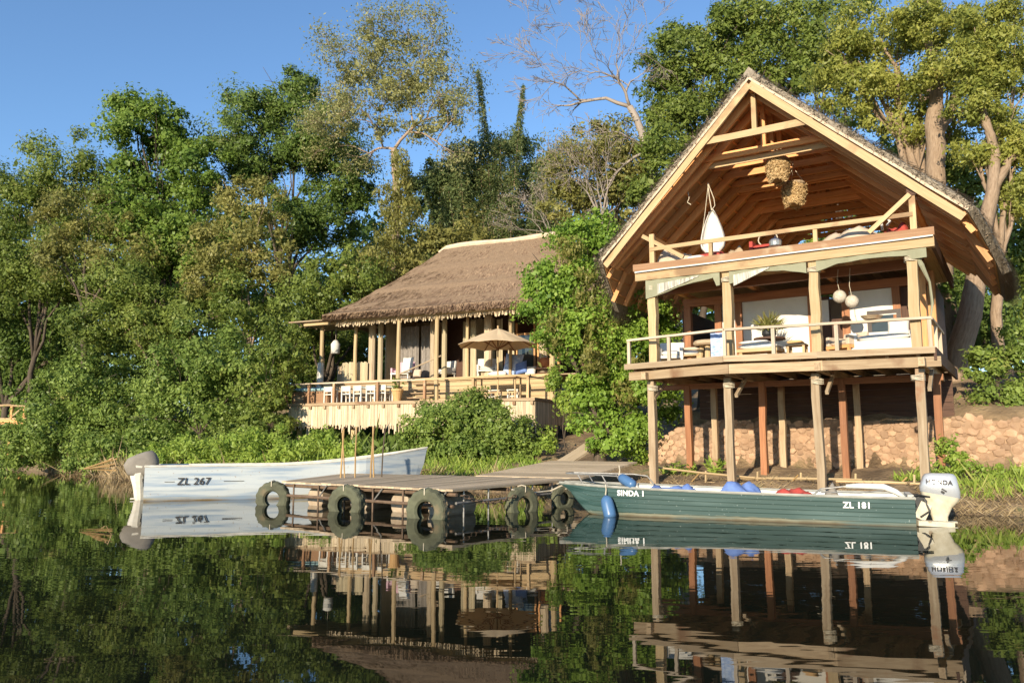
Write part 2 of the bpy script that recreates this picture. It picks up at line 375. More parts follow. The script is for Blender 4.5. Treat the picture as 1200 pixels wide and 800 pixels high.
# --- stilts
PX = (0.0, 2.15, 4.38, 6.62)
for s_ in PX: MB().beam((s_, U(-.02, .02), -.9), (s_ + U(-.05, .05), 0, 3.24), .19, .19, (0, 1, 0), 7, .014).build('stilt', M['weather'], lodge)
for s_ in (.29, 2.44, 4.6, 6.82): MB().beam((s_, 2, .2), (s_ + U(-.03, .03), 2, 3.24), .17, .17, (0, 1, 0), 5, .008).build('stilt', M['red'], lodge)
for s_ in (.63, 2.66, 4.73, 6.75): MB().beam((s_, 3.3, .2), (s_, 3.3, 3.24), .16, .16, (0, 1, 0), 5, .008).build('stilt', M['deckw'], lodge)
# --- lower deck
DF = [(-.74, -.22), (2.3, -.85), (4.5, -.5), (7.02, -.12)]
db = MB()
for k in range(34):                                   # boards run front to back
    s0 = -.74 + k * .228; sm = s0 + .11
    wf = np.interp(sm, [q[0] for q in DF], [q[1] for q in DF])
    db.beam((sm, wf + .03, DZ - .03), (sm, 6.6, DZ - .03), .219, .045)
db.build('deck_boards', M['deckw'], lodge)
for k in range(3):
    a, c = DF[k], DF[k + 1]
    MB().beam((a[0], a[1], DZ - .07), (c[0], c[1], DZ - .07), .07, .16, seg=4, jit=.006).build('deck_edge_board', M['weather'], lodge)
    MB().beam((a[0] + .1, a[1] + .12, DZ - .33), (c[0] + .1, c[1] + .12, DZ - .33), .09, .24, seg=4, jit=.006).build('deck_front_beam', M['deckw'], lodge)
for k in range(12):
    s_ = -.5 + k * .65
    MB().beam((s_, np.interp(s_, [q[0] for q in DF], [q[1] for q in DF]) + .22, DZ - .14), (s_, 6.5, DZ - .14), .08, .16).build('joist', M['deckw'], lodge)
for s_ in (-.05, 2.25, 4.5, 6.75):
    MB().beam((s_, -.5, DZ - .36), (s_, 6.4, DZ - .36), .13, .2, seg=3, jit=.01).build('deck_bearer', M['deckw'], lodge)
    MB().beam((s_ + .1, -.05, 2.75), (s_ + .1, .85, DZ - .46), .08, .09).build('brace', M['weather'], lodge)
MB().beam((-.7, 2, DZ - .54), (7, 2, DZ - .54), .12, .16, seg=3, jit=.01).build('deck_bearer', M['red'], lodge)
MB().beam((7.02, -.1, DZ - .15), (7.02, 6.6, DZ - .15), .06, .3).build('deck_edge_board', M['dark'], lodge)
uw = MB()  # added dark sheet: its colour stands in for the deep shade below the deck
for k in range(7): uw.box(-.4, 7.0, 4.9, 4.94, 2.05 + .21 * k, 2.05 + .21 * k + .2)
uw.build('understorey_shade_boards', M['dark'], lodge)
# --- lower rail
def dfw(s_): return float(np.interp(s_, [q[0] for q in DF], [q[1] for q in DF]))
for s_ in (-.62, .68, 2.32, 3.5, 4.95, 6.94):
    MB().beam((s_, dfw(s_) + .08, DZ), (s_, dfw(s_) + .08, DZ + .66), .085, .085, (0, 1, 0)).build('rail_post', M['greyrail'], lodge)
rp = [(-.66, dfw(-.66) + .08), (2.32, dfw(2.32) + .08), (4.5, dfw(4.5) + .08), (6.98, dfw(6.98) + .08)]
for k in range(3):
    MB().beam((*rp[k], DZ + .69), (*rp[k + 1], DZ + .69), .13, .06, seg=3, jit=.005).build('hand_rail', M['greyrail'], lodge)
MB().beam((6.96, 0, DZ + .69), (6.96, 3.1, DZ + .69), .1, .06).build('hand_rail', M['greyrail'], lodge)
for w_ in (1.2, 2.4): MB().beam((6.96, w_, DZ), (6.96, w_, DZ + .66), .08, .08, (0, 1, 0)).build('rail_post', M['greyrail'], lodge)
# --- posts of the middle storey
UZ = 6.25
for s_ in PX: MB().beam((s_ + .03, .12, DZ), (s_ + .03, .1, UZ - .15), .225, .225, (0, 1, 0), 7, .016).build('post', M['pole'], lodge)
for s_ in (.1, 1.06, 1.69, 3.78, 4.68, 5.97): MB().beam((s_, 2.7, DZ), (s_, 2.7, UZ - .3), .2, .2, (0, 1, 0), 3, .006).build('post', M['red'], lodge)
for s_, w_ in ((6.62, 2.0), (6.75, 3.2)): MB().beam((s_, w_, DZ), (s_, w_, UZ - .1), .22, .2, (0, 1, 0), 3, .006).build('post', M['rafter'], lodge)
MB().beam((0, 2.68, 5.82), (6.8, 2.68, 5.82), .22, .24, seg=3, jit=.005).build('wall_beam', M['red'], lodge)
MB().beam((-.2, 1.35, 6.02), (6.8, 1.35, 6.02), .18, .24, seg=3, jit=.005).build('ceiling_beam', M['red'], lodge)
for s_ in (.05, 2.2, 4.4, 6.65): MB().beam((s_, .25, 6.09), (s_, 5.5, 6.09), .14, .12).build('ceiling_joist', M['rafter'], lodge)
for a, c in ((1.18, 1.6), (1.8, 3.68), (4.78, 5.87)):
    MB().box(a, c, 2.66, 2.74, DZ, 5.7).build('wall_panel', M['plaster'], lodge)
MB().box(3.88, 4.58, 4.6, 4.66, DZ, 5.9).build('wall_panel', M['plaster'], lodge)
MB().box(6.05, 6.7, 2.72, 2.8, DZ, 5.7).build('wall_panel', M['dark'], lodge)
dr = MB().box(3.9, 4.24, 2.78, 2.83, DZ, 5.66).build('sliding_door', M['dark'], lodge)
MB().box(3.93, 4.21, 2.765, 2.785, DZ + 1.15, 5.55).build('pane', M['plaster'], dr)
dr = MB().box(4.26, 4.58, 2.84, 2.89, DZ, 5.0).build('half_door', M['dark'], lodge)
MB().box(-.1, .06, 2.7, 5.5, DZ, 5.6).build('side_wall', M['dark'], lodge)
MB().box(6.75, 6.83, 3.3, 6.4, DZ, 5.9).build('side_wall', M['dark'], lodge)
MB().box(1.0, 6.75, 6.3, 6.36, DZ, 5.9).build('back_wall', M['dark'], lodge)
# --- upper floor
fl = MB()
for k in range(36): fl.beam((-.35 + k * .21, -.02, 6.41), (-.35 + k * .21, 6.4, 6.41), .2, .05)
fl.build('loft_floor', M['floorpine'], lodge)
MB().beam((-.42, -.02, 6.23), (7.16, -.02, 6.21), .16, .25, seg=5, jit=.006).build('loft_front_beam', M['pine'], lodge)
MB().beam((-.46, -.13, 6.47), (7.18, -.13, 6.44), .06, .2, seg=7, jit=.012).build('loft_fascia', M['redbrown'], lodge)
MB().beam((-.4, -.165, 6.35), (7.15, -.165, 6.33), .02, .035, seg=8, jit=.006).build('fascia_trim', M['white'], lodge)
MB().beam((7.1, .06, 6.3), (7.1, 6.3, 6.3), .08, .3).build('loft_side_beam', M['dark'], lodge)
for s_ in (.1, 1.8, 4.52, 6.75):
    h_ = 7.42 if s_ in (.1, 6.75) else 6.95
    MB().beam((s_, -.04, 6.42), (s_, -.04, h_), .1 if h_ < 7 else .14, .1, (0, 1, 0)).build('rail_post', M['pine'], lodge)
MB().beam((.05, -.09, 6.98), (6.75, -.09, 6.93), .05, .11, seg=5, jit=.006).build('loft_rail', M['pine'], lodge)
MB().beam((-.2, -.02, 7.42), (1.05, -.12, 6.62), .06, .11).build('brace', M['pine'], lodge)
MB().beam((5.78, -.16, 6.6), (6.72, -.14, 7.4), .06, .11).build('brace', M['pine'], lodge)
MB().beam((6.75, -.02, 7.38), (6.75, -.02, 7.85), .2, .2, (0, 1, 0)).build('beam_end', M['dark'], lodge)
MB().beam((6.75, .05, 7.3), (6.75, 6, 7.3), .12, .14).build('wall_plate', M['rafter'], lodge)
MB().beam((.1, .05, 7.3), (.1, 6, 7.3), .12, .14).build('wall_plate', M['rafter'], lodge)
# --- sage canvas valance between the posts
def valance(s0, s1, drop, m, w_=-.045, n=24):
    A, B = [], []
    for i in range(n + 1):
        k = i / n; s_ = s0 + (s1 - s0) * k; d_ = drop(k)
        A.append([(s_, w_ - .02 + .012 * math.sin(25 * k), 6.115 - d_ * j / 4) for j in range(5)])
        B.append([(s_, w_ + .03 + .012 * math.sin(25 * k), 6.115 - d_ * j / 4) for j in range(5)])
    MB().slab(A, B).build('awning', m, lodge)
valance(-.12, 2.02, lambda k: .12 + .42 * (1 - k) ** 1.2 * (k < .99) + .02 * math.sin(9 * k) + (.25 if k > .93 else 0), M['canvas'])
valance(2.28, 4.26, lambda k: .16 + .22 * max(0, 1 - k * 3.2) + .2 * max(0, (k - .72) * 3.2) + .02 * math.sin(11 * k), M['canvas'])
valance(4.5, 6.98, lambda k: .15 + .16 * max(0, 1 - k * 5) + .1 * (k > .85) + .02 * math.sin(9 * k), M['canvas'])
for a, b, c, d in ((.25, 1.45, 5.86, 6.06), (2.4, 3.35, 5.86, 6.06)):      # bunched striped cloth
    m_ = MB(); A, B = [], []
    for i in range(13):
        k = i / 12; A.append([(a + (b - a) * k, -.10, c + (d - c) * k + .10 * (1 - k) - j * .09 * (1.1 - k)) for j in range(4)]); B.append([(q[0], q[1] + .05, q[2]) for q in A[-1]])
    m_.slab(A, B).build('rolled_blind', M['stripe'], lodge)
m_ = MB(); m_.tube([(6.7, .0, 6.1), (6.85, .05, 5.7), (6.98, .2, 5.3), (7.0, .3, 4.8), (6.95, .25, 4.45)], [.03, .05, .025, .045, .02], 7, wob=.3); m_.build('rolled_blind', M['canvas'], lodge)

# --- the roof
SR, ZR = 3.2, 10.98
def rprof(a):                                          # underside: horizontal offset and height along the slope
    if a <= 1: return 4.66 * a, ZR - 4.14 * a
    k = (a - 1) / .25; return 4.66 + .56 * k, ZR - 4.14 - 1.05 * k - .12 * k * k
def rfront(a): return -.65 * (1 - a) if a <= 1 else 2.3 * ((a - 1) / .25) ** 1.15
def rback(a): return 11.05 if a < .5 else 11.05 - 4.4 * (a - .5) / .75
def rpt(side, a, w_, off): 
    h0, z0 = rprof(max(a - .01, 0)); h1, z1 = rprof(a + .01); d = Vector((h1 - h0, 0, z1 - z0)).normalized(); nrm = Vector((-d.z, 0, d.x))
    h, z = rprof(a); return Vector((SR + side * (h + nrm.x * off), w_, z + nrm.z * off + (off * .28 if a < .02 else 0)))
th = MB(); AV = [i / 26 * 1.25 for i in range(27)]; NB = 44
for side in (-1, 1):
    A, B = [], []
    for a in AV:
        f0 = rfront(a) - .06; ra, rb = [], []
        for j in range(NB + 1):
            w_ = f0 + (rback(a) + .05 - f0) * j / NB
            ra.append(rpt(side, a, w_, .24 + U(-.02, .02) + (.03 if a < .06 else 0) - .06 * (j == 0)) if a > .005 else Vector((SR, w_, ZR + .38 + U(-.02, .02))))
            rb.append(rpt(side, a, w_ + .0, .015) if a > .005 else Vector((SR, w_, ZR + .02)))
        A.append(ra); B.append(rb)
    th.slab(A, B)
roof = th.build('roof', M['thatch'], lodge)
# straw ends lying on the thatch and fringing its edges
def lodge_straw(n, edge):
    P, T = [], []
    for _ in range(n):
        side = random.choice((-1, 1)); 
        if edge == 'face': a = U(.01, 1.22); w_ = U(rfront(a) - .05, rback(a)); off = .255
        elif edge == 'front': a = U(0, 1.24); w_ = rfront(a) - .05; off = U(.04, .25)
        else: a = U(1.21, 1.25); w_ = U(2.2, rback(a)); off = U(0, .33)
        p = rpt(side, a, w_, off); q = rpt(side, a + .05, w_, off); d = (q - p).normalized()
        nr = Vector((-d.z * side, 0, abs(d.x))).normalized()
        if edge == 'front': d = (d * U(-.2, 1) + Vector((0, -1, 0)) * U(.1, .5) + nr * U(-.3, .3)).normalized(); l = U(.05, .15)
        elif edge == 'eave': d = (d + Vector((0, U(-.3, .3), -.3)) + nr * U(-.2, .2)).normalized(); l = U(.2, .45)
        else: d = (d + Vector((0, U(-.35, .35), 0)) + nr * U(.0, .22)).normalized(); l = U(.15, .4)
        sd = d.cross(nr).normalized() * U(.007, .016); e = p + d * l
        P.append([p - sd, p + sd, e + sd * .6, e - sd * .6]); T.append(U(0, 1))
    return P, T
P1, T1 = lodge_straw(12000, 'face'); P2, T2 = lodge_straw(2200, 'front'); P3, T3 = lodge_straw(3500, 'eave')
M['straws'] = leafmat('thatch_straw', (.16, .125, .09), (.42, .34, .25), .1, rough=.9)
quads('thatch_straw', np.array([[list(v) for v in q] for q in P1 + P2 + P3]), np.array(T1 + T2 + T3), M['straws'], roof)
# woven mats under the thatch
def under(off0, off1, name, m, parent):
    mm = MB()
    for side in (-1, 1):
        A, B = [], []
        for a in AV[:-1]:
            f0 = rfront(a) + .02; A.append([rpt(side, a, f0 + (rback(a) - f0) * j / 6, off0) for j in range(7)]); B.append([rpt(side, a, f0 + (rback(a) - f0) * j / 6, off1) for j in range(7)])
        mm.slab(A, B)
    return mm.build(name, m, parent)
under(.008, -.012, 'reed_ceiling', M['mat_'], roof)
bt = MB()
for side in (-1, 1):
    for i in range(15):
        a = .06 + i * .078; bt.beam(rpt(side, a, rfront(a) + .04, -.03), rpt(side, a, rback(a) - .05, -.03), .05, .035)
bt.build('battens', M['rafter'], roof)
for k in range(14):
    w_ = -.36 + k * .86
    for side in (-1, 1):
        am = 1.25 if w_ < 6.5 else max(.45, .5 + .75 * (11.05 - w_) / 4.4 - .03)
        a1 = min(am, 1.0 if w_ < .4 else (1.08 if w_ < 1 else 1.2))
        if w_ < 0: p0 = rpt(side, .02, w_ + .1, -.14); p1 = rpt(side, 1.0, .25, -.14)
        else: p0 = rpt(side, .02, w_, -.14); p1 = rpt(side, min(1., am), w_, -.14)
        up = Vector((0, 1, 0)).cross(p1 - p0)
        MB().beam(p0, p1, .085, .22, up, 4, .008).build('rafter', M['rafter'], roof)
        if a1 > 1: MB().beam(rpt(side, 1.0, w_, -.13), rpt(side, a1, w_, -.1), .08, .13, Vector((0, 1, 0)).cross(p1 - p0), 1).build('rafter_tail', M['rafter'], roof)
    zc = 9.62 if k == 0 else 9.45
    hw = (ZR - zc) / 4.14 * 4.66 - .05
    MB().beam((SR - hw, w_ - .09, zc + .03), (SR + hw, w_ - .09, zc), .07, .18, seg=3, jit=.006).build('collar_tie', M['rafter' if k else 'pine'], roof)
    if k in (1, 4, 7):
        MB().beam((SR - hw - .1, w_ + .09, zc - .12), (SR + hw + .1, w_ + .09, zc - .15), .07, .17, seg=3, jit=.006).build('collar_tie', M['pine' if k == 1 else 'rafter'], roof)
    if k < 13: MB().beam((SR, w_, zc), (SR, w_, ZR - .1), .12, .12, (0, 1, 0)).build('king_post', M['pine' if k == 0 else 'rafter'], roof)
for side in (-1, 1):                                    # bargeboards with a pale strip of mat along them
    p0, p1 = rpt(side, .0, -.71, -.13), rpt(side, 1.02, -.03, -.13)
    p0.x = SR
    MB().beam(p0, p1, .05, .185, Vector((0, 1, 0)).cross(p1 - p0), 6, .004).build('bargeboard', M['pine'], roof)
    q0, q1 = rpt(side, .0, -.735, .03), rpt(side, 1.0, -.05, .03); q0.x = SR
    MB().beam(q0, q1, .03, .06, Vector((0, 1, 0)).cross(p1 - p0), 12, .01).build('mat_edge', M['ridge'], roof)
MB().beam((SR, -.6, ZR - .17), (SR, 11, ZR - .17), .1, .2).build('ridge_beam', M['rafter'], roof)

def lashing(c, r, parent):
    mb = MB()
    for k in range(4): mb.tube([(c[0] + r * math.cos(a), c[1] + r * math.sin(a), c[2] + .035 * k + .012 * math.sin(a * 2 + k)) for a in [2 * math.pi * i / 10 for i in range(11)]], .014, 4, cap=False)
    mb.build('rope_lashing', M['rope'], parent)
for s_ in PX: lashing((s_ + .03, .11, UZ - .42), .168, lodge); lashing((s_, .0, 2.98), .145, lodge)
# ------------------------------------------------------------------ stone wall of the bank: rough stones set in a sloping face
def stone_wall(name, s0, s1, w_, z0, z1f, label):
    core = MB(); A, B = [], []
    n = int((s1 - s0) / .4)
    for i in range(n + 1):
        s_ = s0 + (s1 - s0) * i / n
        A.append([(s_, w_ + .025, z0 - .4), (s_, w_ + .105, z1f(s_) - .05)]); B.append([(s_, w_ + .6, z0 - .4), (s_, w_ + .6, z1f(s_) - .06)])
    core.slab(A, B); root = core.build(name, mat('wall_mortar', (.38, .25, .155), (.28, .175, .105), 5, .95, .5), None)
    root.location = LO; root.rotation_euler = (0, 0, -LA); tag(root, label, 'stone wall')
    st = MB(); ico = bmesh.new(); bmesh.ops.create_icosphere(ico, subdivisions=1, radius=1); base = [v.co.copy() for v in ico.verts]; fcs = [[v.index for v in f.verts] for f in ico.faces]; ico.free()
    pl = []; rs = random.Random(3); cell = {}
    for r_try in (.105, .085, .065, .05):
        for _ in range(int(3200 * (.13 / r_try))):
            r = r_try * rs.uniform(.85, 1.2); s_, z = rs.uniform(s0, s1), rs.uniform(z0, 2.35)
            if z + r * .5 > z1f(s_): continue
            ci, cj = int(s_ / .35), int(z / .35)
            if all(((s_ - q[0]) / 1.18) ** 2 + (z - q[1]) ** 2 > (.86 * (r + q[2])) ** 2 for i_ in (-1, 0, 1) for j_ in (-1, 0, 1) for q in cell.get((ci + i_, cj + j_), ())):
                cell.setdefault((ci, cj), []).append((s_, z, r)); pl.append((s_, z, r))
    for s_, z, r in pl:
        k = (z - z0) / 1.6; c = Vector((s_, w_ + .08 * k + rs.uniform(-.01, .05), z)); sc = Vector((r * 1.35, r * .42, r * 1.08)); ro = Matrix.Rotation(rs.uniform(-.6, .6), 3, 'Y') @ Matrix.Rotation(rs.uniform(-.3, .3), 3, 'X'); vs = []
        for v in base:
            e = Vector((math.copysign(abs(v.x) ** .75, v.x), v.y, math.copysign(abs(v.z) ** .75, v.z))) * rs.uniform(.8, 1.12); vs.append(c + ro @ Vector((e.x * sc.x, e.y * sc.y, e.z * sc.z)))
        st.add(vs, fcs, None, rs.random())
    st.build('facing_stones', mat('sandstone', (.45, .295, .185), (.33, .20, .12), 4, .9, .5, tint=.3, spots=((.24, .16, .10), .8, .6)), root)
    return root
stone_wall('stone_wall', -1.9, 14, 4.05, .45, lambda s_: 2.2 + .06 * math.sin(2 * s_) + .04 * math.sin(5.3 * s_) - .5 * max(0, -s_ - .6) - .02 * max(0, s_ - 8), 'sandy rubble stone retaining wall behind the lodge stilts')
fr = thing('pole_railing', LO, -LA, 'low railing of thin unpeeled poles between the lodge stilts', 'railing')
for a, c in (((-.3, .55, .86), (2.6, .5, .62)), ((2.2, .56, .60), (5.2, .52, .64)), ((4.6, .5, .58), (6.9, .45, .56)), ((.2, .62, .46), (6.8, .55, .38))):
    MB().tube([a, ((Vector(a) + Vector(c)) / 2 + Vector((0, 0, U(-.04, .04)))), c], [.03, .035, .025], 6, wob=.15).build('pole', M['pole'], fr)
for s_ in (-.2, 1.2, 2.6, 3.7, 5.0, 6.3): MB().tube([(s_, .6, 0), (s_ + .05, .57, .78)], .028, 6).build('upright', M['pole'], fr)
for s_ in (.5, 3.1, 5.6): MB().tube([(s_, .5, .1), (s_ + .6, .5, .72)], .02, 6).build('brace', M['bamboo'], fr)

# ------------------------------------------------------------------ the low pavilion with its sun deck
pav = thing('pavilion', PO, -PA, 'low open pavilion with brown hipped thatch and reed skirted deck', 'pavilion')
DK, FL = 3.42, 4.58
db = MB()
for k in range(26): db.beam((-13.3, .06 + k * .13, DK - .03), (0, .06 + k * .13, DK - .03), .12, .05)
db.build('deck_boards', M['deckw'], pav)
MB().beam((-13.4, -.03, DK - .05), (.05, -.03, DK - .05), .05, .13, seg=8, jit=.006).build('deck_edge_board', M['deckw'], pav)
MB().beam((.03, 0, DK - .05), (.03, 6.5, DK - .05), .05, .13, seg=4, jit=.006).build('deck_edge_board', M['deckw'], pav)
for k in range(17): MB().beam((-13.2 + k * .82, -.08, DK - .2), (-13.2 + k * .82, 3.2, DK - .2), .13, .14).build('joist', M['deckw'], pav)
sk = MB()
def skirt(x0, y0, x1, y1, n):
    for k in range(n):
        q = (k + .5) / n; x, y = x0 + (x1 - x0) * q, y0 + (y1 - y0) * q
        zb = DK - 1.0 - U(0, .2) - U(0, .14) * math.sin(k * .13) ** 2 - (.3 if random.random() < .1 else 0)
        sk.beam((x, y + U(-.015, .02), zb), (x, y + U(-.01, .01), DK - .12), .055, .03, (0, 1, 0) if y0 == y1 else (1, 0, 0), 2, .006)
skirt(-12.9, .03, -.02, .03, 250); skirt(.0, .06, .0, 6.2, 112)
sk.build('reed_skirt', M['reed'], pav)
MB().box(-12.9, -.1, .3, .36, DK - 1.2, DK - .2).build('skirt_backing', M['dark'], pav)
for x, y, w_ in ((-12.6, .5, .18), (-9.5, .6, .2), (-5.83, .4, .5), (-3.0, .6, .22), (-.4, .5, .22), (-.4, 3.5, .22), (-9.5, 3.4, .2), (-4.5, 3.4, .22)):
    q = PP(x, y, 0); MB().beam((x, y, gy(q.x, q.y) - .4), (x, y, DK - .1), w_, w_ * .8, (0, 1, 0), 4, .01).build('stilt', M['pole'], pav)
# raised inner floor with boarded riser
for k in range(6): MB().box(-9.3, .05, 1.9, 1.95, DK + .03 + k * .187, DK + .03 + k * .187 + .172).build('riser_board', M['pole'], pav)
MB().box(-12.7, -9.3, 1.9, 1.95, DK, FL).build('riser_board', M['deckw'], pav)
for k in range(24): 
    if k % 4 == 0: MB().box(-12.8, 2.8, 1.86 + k * .18, 1.86 + (k + 4) * .18 - .01, FL - .05, FL).build('floor_boards', M['deckw'], pav)
MB().beam((-12.8, 1.84, FL - .05), (.2, 1.84, FL - .05), .07, .14, seg=8, jit=.006).build('floor_edge', M['pine'], pav)
# rail of the sun deck
for x in (-13.1, -11.75, -10.28, -7.83, -5.33, -2.89, -.3): MB().beam((x, .06, DK), (x, .06, DK + .92), .11, .11, (0, 1, 0), 2, .005).build('rail_post', M['redbrown' if x < -4 else 'pine'], pav)
MB().beam((-13.2, .06, DK + .95), (-5.3, .06, DK + .95), .14, .06, seg=6, jit=.006).build('hand_rail', M['greyrail'], pav)
MB().beam((-5.3, .06, DK + .95), (-.2, .06, DK + .98), .14, .06, seg=4, jit=.006).build('hand_rail', M['pine'], pav)
MB().beam((-.3, .1, DK + .93), (-.05, 1.8, DK + .9), .08, .06).build('hand_rail', M['deckw'], pav)
MB().beam((-13.1, .1, DK + .95), (-13.0, 3, DK + .95), .1, .06).build('hand_rail', M['greyrail'], pav)
# posts under the eaves
for x, y, z0, w_ in ((-12.58, 2.0, FL, .2), (-10.49, 2.0, FL, .17), (-7.27, .9, DK, .2), (-5.21, .9, DK, .2), (-4.2, 2.0, FL, .16), (-2.0, 2.0, FL, .15), (.08, 1.9, DK, .24), (2.4, 1.9, DK, .22)):
    MB().tube([(x, y, z0), (x + U(-.03, .03), y, (z0 + 7.5) / 2), (x, y, 7.52)], [w_ * .55, w_ * .5, w_ * .47], 8, wob=.08).build('post', M['pole'], pav)
MB().tube([(-12.6, 1.96, FL - .4), (-12.6, 1.97, 5.6)], [.19, .16], 8, wob=.1).build('post_sleeve', M['whitewood'], pav)
for x in (-9.9, -6.35, -3.4, -.6): MB().tube([(x, 2.6, FL), (x, 2.6, 7.5)], .19, 9, wob=.05).build('bamboo_column', M['reed'], pav)
for x in (-9.35, -5.7): MB().tube([(x, 2.5, FL), (x, 2.5, 7.5)], .13, 8, wob=.05).build('bamboo_column', M['reedwall'], pav)
# back and end walls
def reed_panel(name, x0, x1, y, z0, z1, m, par=pav):
    mm = MB(); n = max(4, int((x1 - x0) / .07))
    for k in range(n): mm.beam((x0 + (k + .5) * (x1 - x0) / n, y + U(-.01, .01), z0), (x0 + (k + .5) * (x1 - x0) / n, y + U(-.01, .01), z1 + U(-.04, .04)), (x1 - x0) / n * .98, .03, (0, 1, 0))
    return mm.build(name, m, par)
reed_panel('low_reed_screen', -12.45, -11.4, 3.2, FL, FL + .95, M['weather']); reed_panel('low_reed_screen', -11.5, -9.95, 2.3, FL, FL + 1.0, M['reedwall'])
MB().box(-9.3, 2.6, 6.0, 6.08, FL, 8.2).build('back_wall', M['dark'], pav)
reed_panel('reed_wall', -9.4, -7.6, 5.9, FL, 8.0, M['reedwall'])
reed_panel('reed_wall', -6.0, -4.6, 5.9, FL, 8.0, M['reedwall'])
reed_panel('reed_wall', -2.2, -1.2, 5.9, FL, 8.0, M['reedwall'])
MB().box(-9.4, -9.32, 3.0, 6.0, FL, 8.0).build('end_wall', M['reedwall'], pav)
def curtain(x0, x1, y, z0, z1, m):
    A, B = [], []; n = int((x1 - x0) / .05)
    for i in range(n + 1):
        k = i / n; x = x0 + (x1 - x0) * k; o = .05 * math.sin(k * (x1 - x0) * 22)
        A.append([(x, y + o, z1), (x, y + o * 1.2, z0)]); B.append([(x, y + o + .015, z1), (x, y + o * 1.2 + .015, z0)])
    MB().slab(A, B).build('curtain', m, pav)
curtain(-9.25, -8.05, 4.0, FL, 7.5, M['grass_cur']); curtain(-7.95, -7.1, 4.1, FL, 7.5, M['grass_cur'])
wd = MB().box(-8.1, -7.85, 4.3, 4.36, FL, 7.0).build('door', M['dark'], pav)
for x in (-5.0, -4.6, -3.2, -2.6): reed_panel('bamboo_blind', x, x + .32, 3.1, FL, 7.4, M['reedwall'])
for x0, x1 in ((-2.3, -1.3), (-1.2, -.1)):
    wf = MB()
    for a, c in ((x0, x0 + .08), (x1 - .08, x1)): wf.box(a, c, 3.3, 3.38, FL + .1, 7.2)
    wf.box(x0 + .08, x1 - .08, 3.3, 3.38, FL + .1, FL + .2); wf.box(x0 + .08, x1 - .08, 3.3, 3.38, 6.6, 6.7)
    w_ = wf.build('window', M['rafter'], pav); MB().box(x0 + .08, x1 - .08, 3.33, 3.35, FL + .2, 6.6).build('pane', M['glass'], w_)
# left lean-to of poles and reeds
lt = MB()
for k in range(46): lt.tube([(-13.8 + U(-.7, .3), 1.1 + k * .07, 7.62 + U(-.02, .04)), (-10.3, 1.1 + k * .07, 7.62 + U(-.02, .03))], .035, 5)
lt.build('lean_to_poles', M['weather'], pav)
MB().tube([(-13.2, 1.35, 7.5), (-10.2, 1.3, 7.5)], .08, 7).build('eave_beam', M['pole'], pav)
MB().tube([(-10.6, .95, 7.5), (2.8, .95, 7.5)], .09, 8).build('eave_beam', M['pole'], pav)
MB().tube([(-10.6, 2.05, 7.55), (2.8, 2.05, 7.55)], .08, 8).build('eave_beam', M['pole'], pav)
fg = MB()                                              # pale fringe of reeds under the thatch edge
for k in range(330):
    x = -10.9 + k * .0423; fg.beam((x, .98 + U(-.03, .03), 7.58), (x + U(-.05, .05), .93 + U(-.06, .06), 7.58 - U(.24, .42)), .05, .02, (0, 1, 0))
fg.build('reed_fringe', M['reed'], pav)
# hipped thatch, hollow in its slopes
EX0, EX1, EY0, EY1, RX0, RX1, RY, EZ, RZ = -11.5, 3.4, .55, 9.6, -7.0, -.9, 5.05, 7.5, 11.45
def hp(k, u):
    """k 0 eave..1 ridge, u 0..4 round the four sides"""
    e = [(EX0, EY0), (EX1, EY0), (EX1, EY1), (EX0, EY1), (EX0, EY0)]; r = [(RX0, RY), (RX1, RY), (RX1, RY), (RX0, RY), (RX0, RY)]
    i = min(int(u), 3); f = u - i
    ex, ey = e[i][0] + (e[i + 1][0] - e[i][0]) * f, e[i][1] + (e[i + 1][1] - e[i][1]) * f
    rx, ry = r[i][0] + (r[i + 1][0] - r[i][0]) * f, r[i][1] + (r[i + 1][1] - r[i][1]) * f
    z = EZ + (RZ - EZ) * (k ** 1.22)
    return Vector((ex + (rx - ex) * k, ey + (ry - ey) * k, z))
A, B = [], []; KV = [i / 22 for i in range(23)]; NU = 120
for k in KV:
    A.append([hp(k, 4 * j / NU) + Vector((0, 0, .30 + .05 * k + U(-.02, .02) + .07 * math.exp(-((k - .42) / .03) ** 2) + .05 * math.exp(-((k - .16) / .03) ** 2) + .05 * math.exp(-((k - .70) / .03) ** 2))) for j in range(NU + 1)]); B.append([hp(k, 4 * j / NU) + Vector((0, 0, .0)) for j in range(NU + 1)])
pr = MB().slab(A, B).build('roof', M['thatch2'], pav)
P, T = [], []
for _ in range(15000):
    eave = random.random() < .25
    u = U(0, 1.0) if random.random() < .6 else U(3, 4); k = U(.03, .98) if not eave else 0.
    p = hp(k, u) + Vector((0, 0, .33 if not eave else U(.0, .3))); q = hp(max(k - .03, 0), u) + Vector((0, 0, .33 if not eave else .1)); d = (q - p + Vector((0, 0, -1e-4))).normalized()
    if eave: d = (hp(0, u) - hp(.05, u)).normalized()
    d = (d + Vector((U(-.22, .22), U(-.15, .15), U(-.04, .07) if not eave else U(-.4, .1)))).normalized(); sd = d.cross(Vector((0, 0, 1))).normalized() * U(.01, .022); e = p + d * U(.12, .3)
    P.append([p - sd, p + sd, e + sd * .6, e - sd * .6]); T.append(U(0, 1))
M['straws2'] = leafmat('brown_straw', (.17, .10, .065), (.44, .30, .19), .1, rough=.9)
quads('thatch_straw', np.array([[list(v) for v in q] for q in P]), np.array(T), M['straws2'], pr)
rc = [(RX0 - .5, RY, RZ + .12), (RX0, RY, RZ + .30)] + [(RX0 + (RX1 - RX0) * i / 8, RY, RZ + .33 + .04 * math.sin(i)) for i in range(1, 9)] + [(RX1 + .5, RY, RZ + .15)]
MB().tube(rc, [.07] + [.15] * (len(rc) - 2) + [.07], 8, wob=.06).build('ridge_cap', M['ridge'], pr)
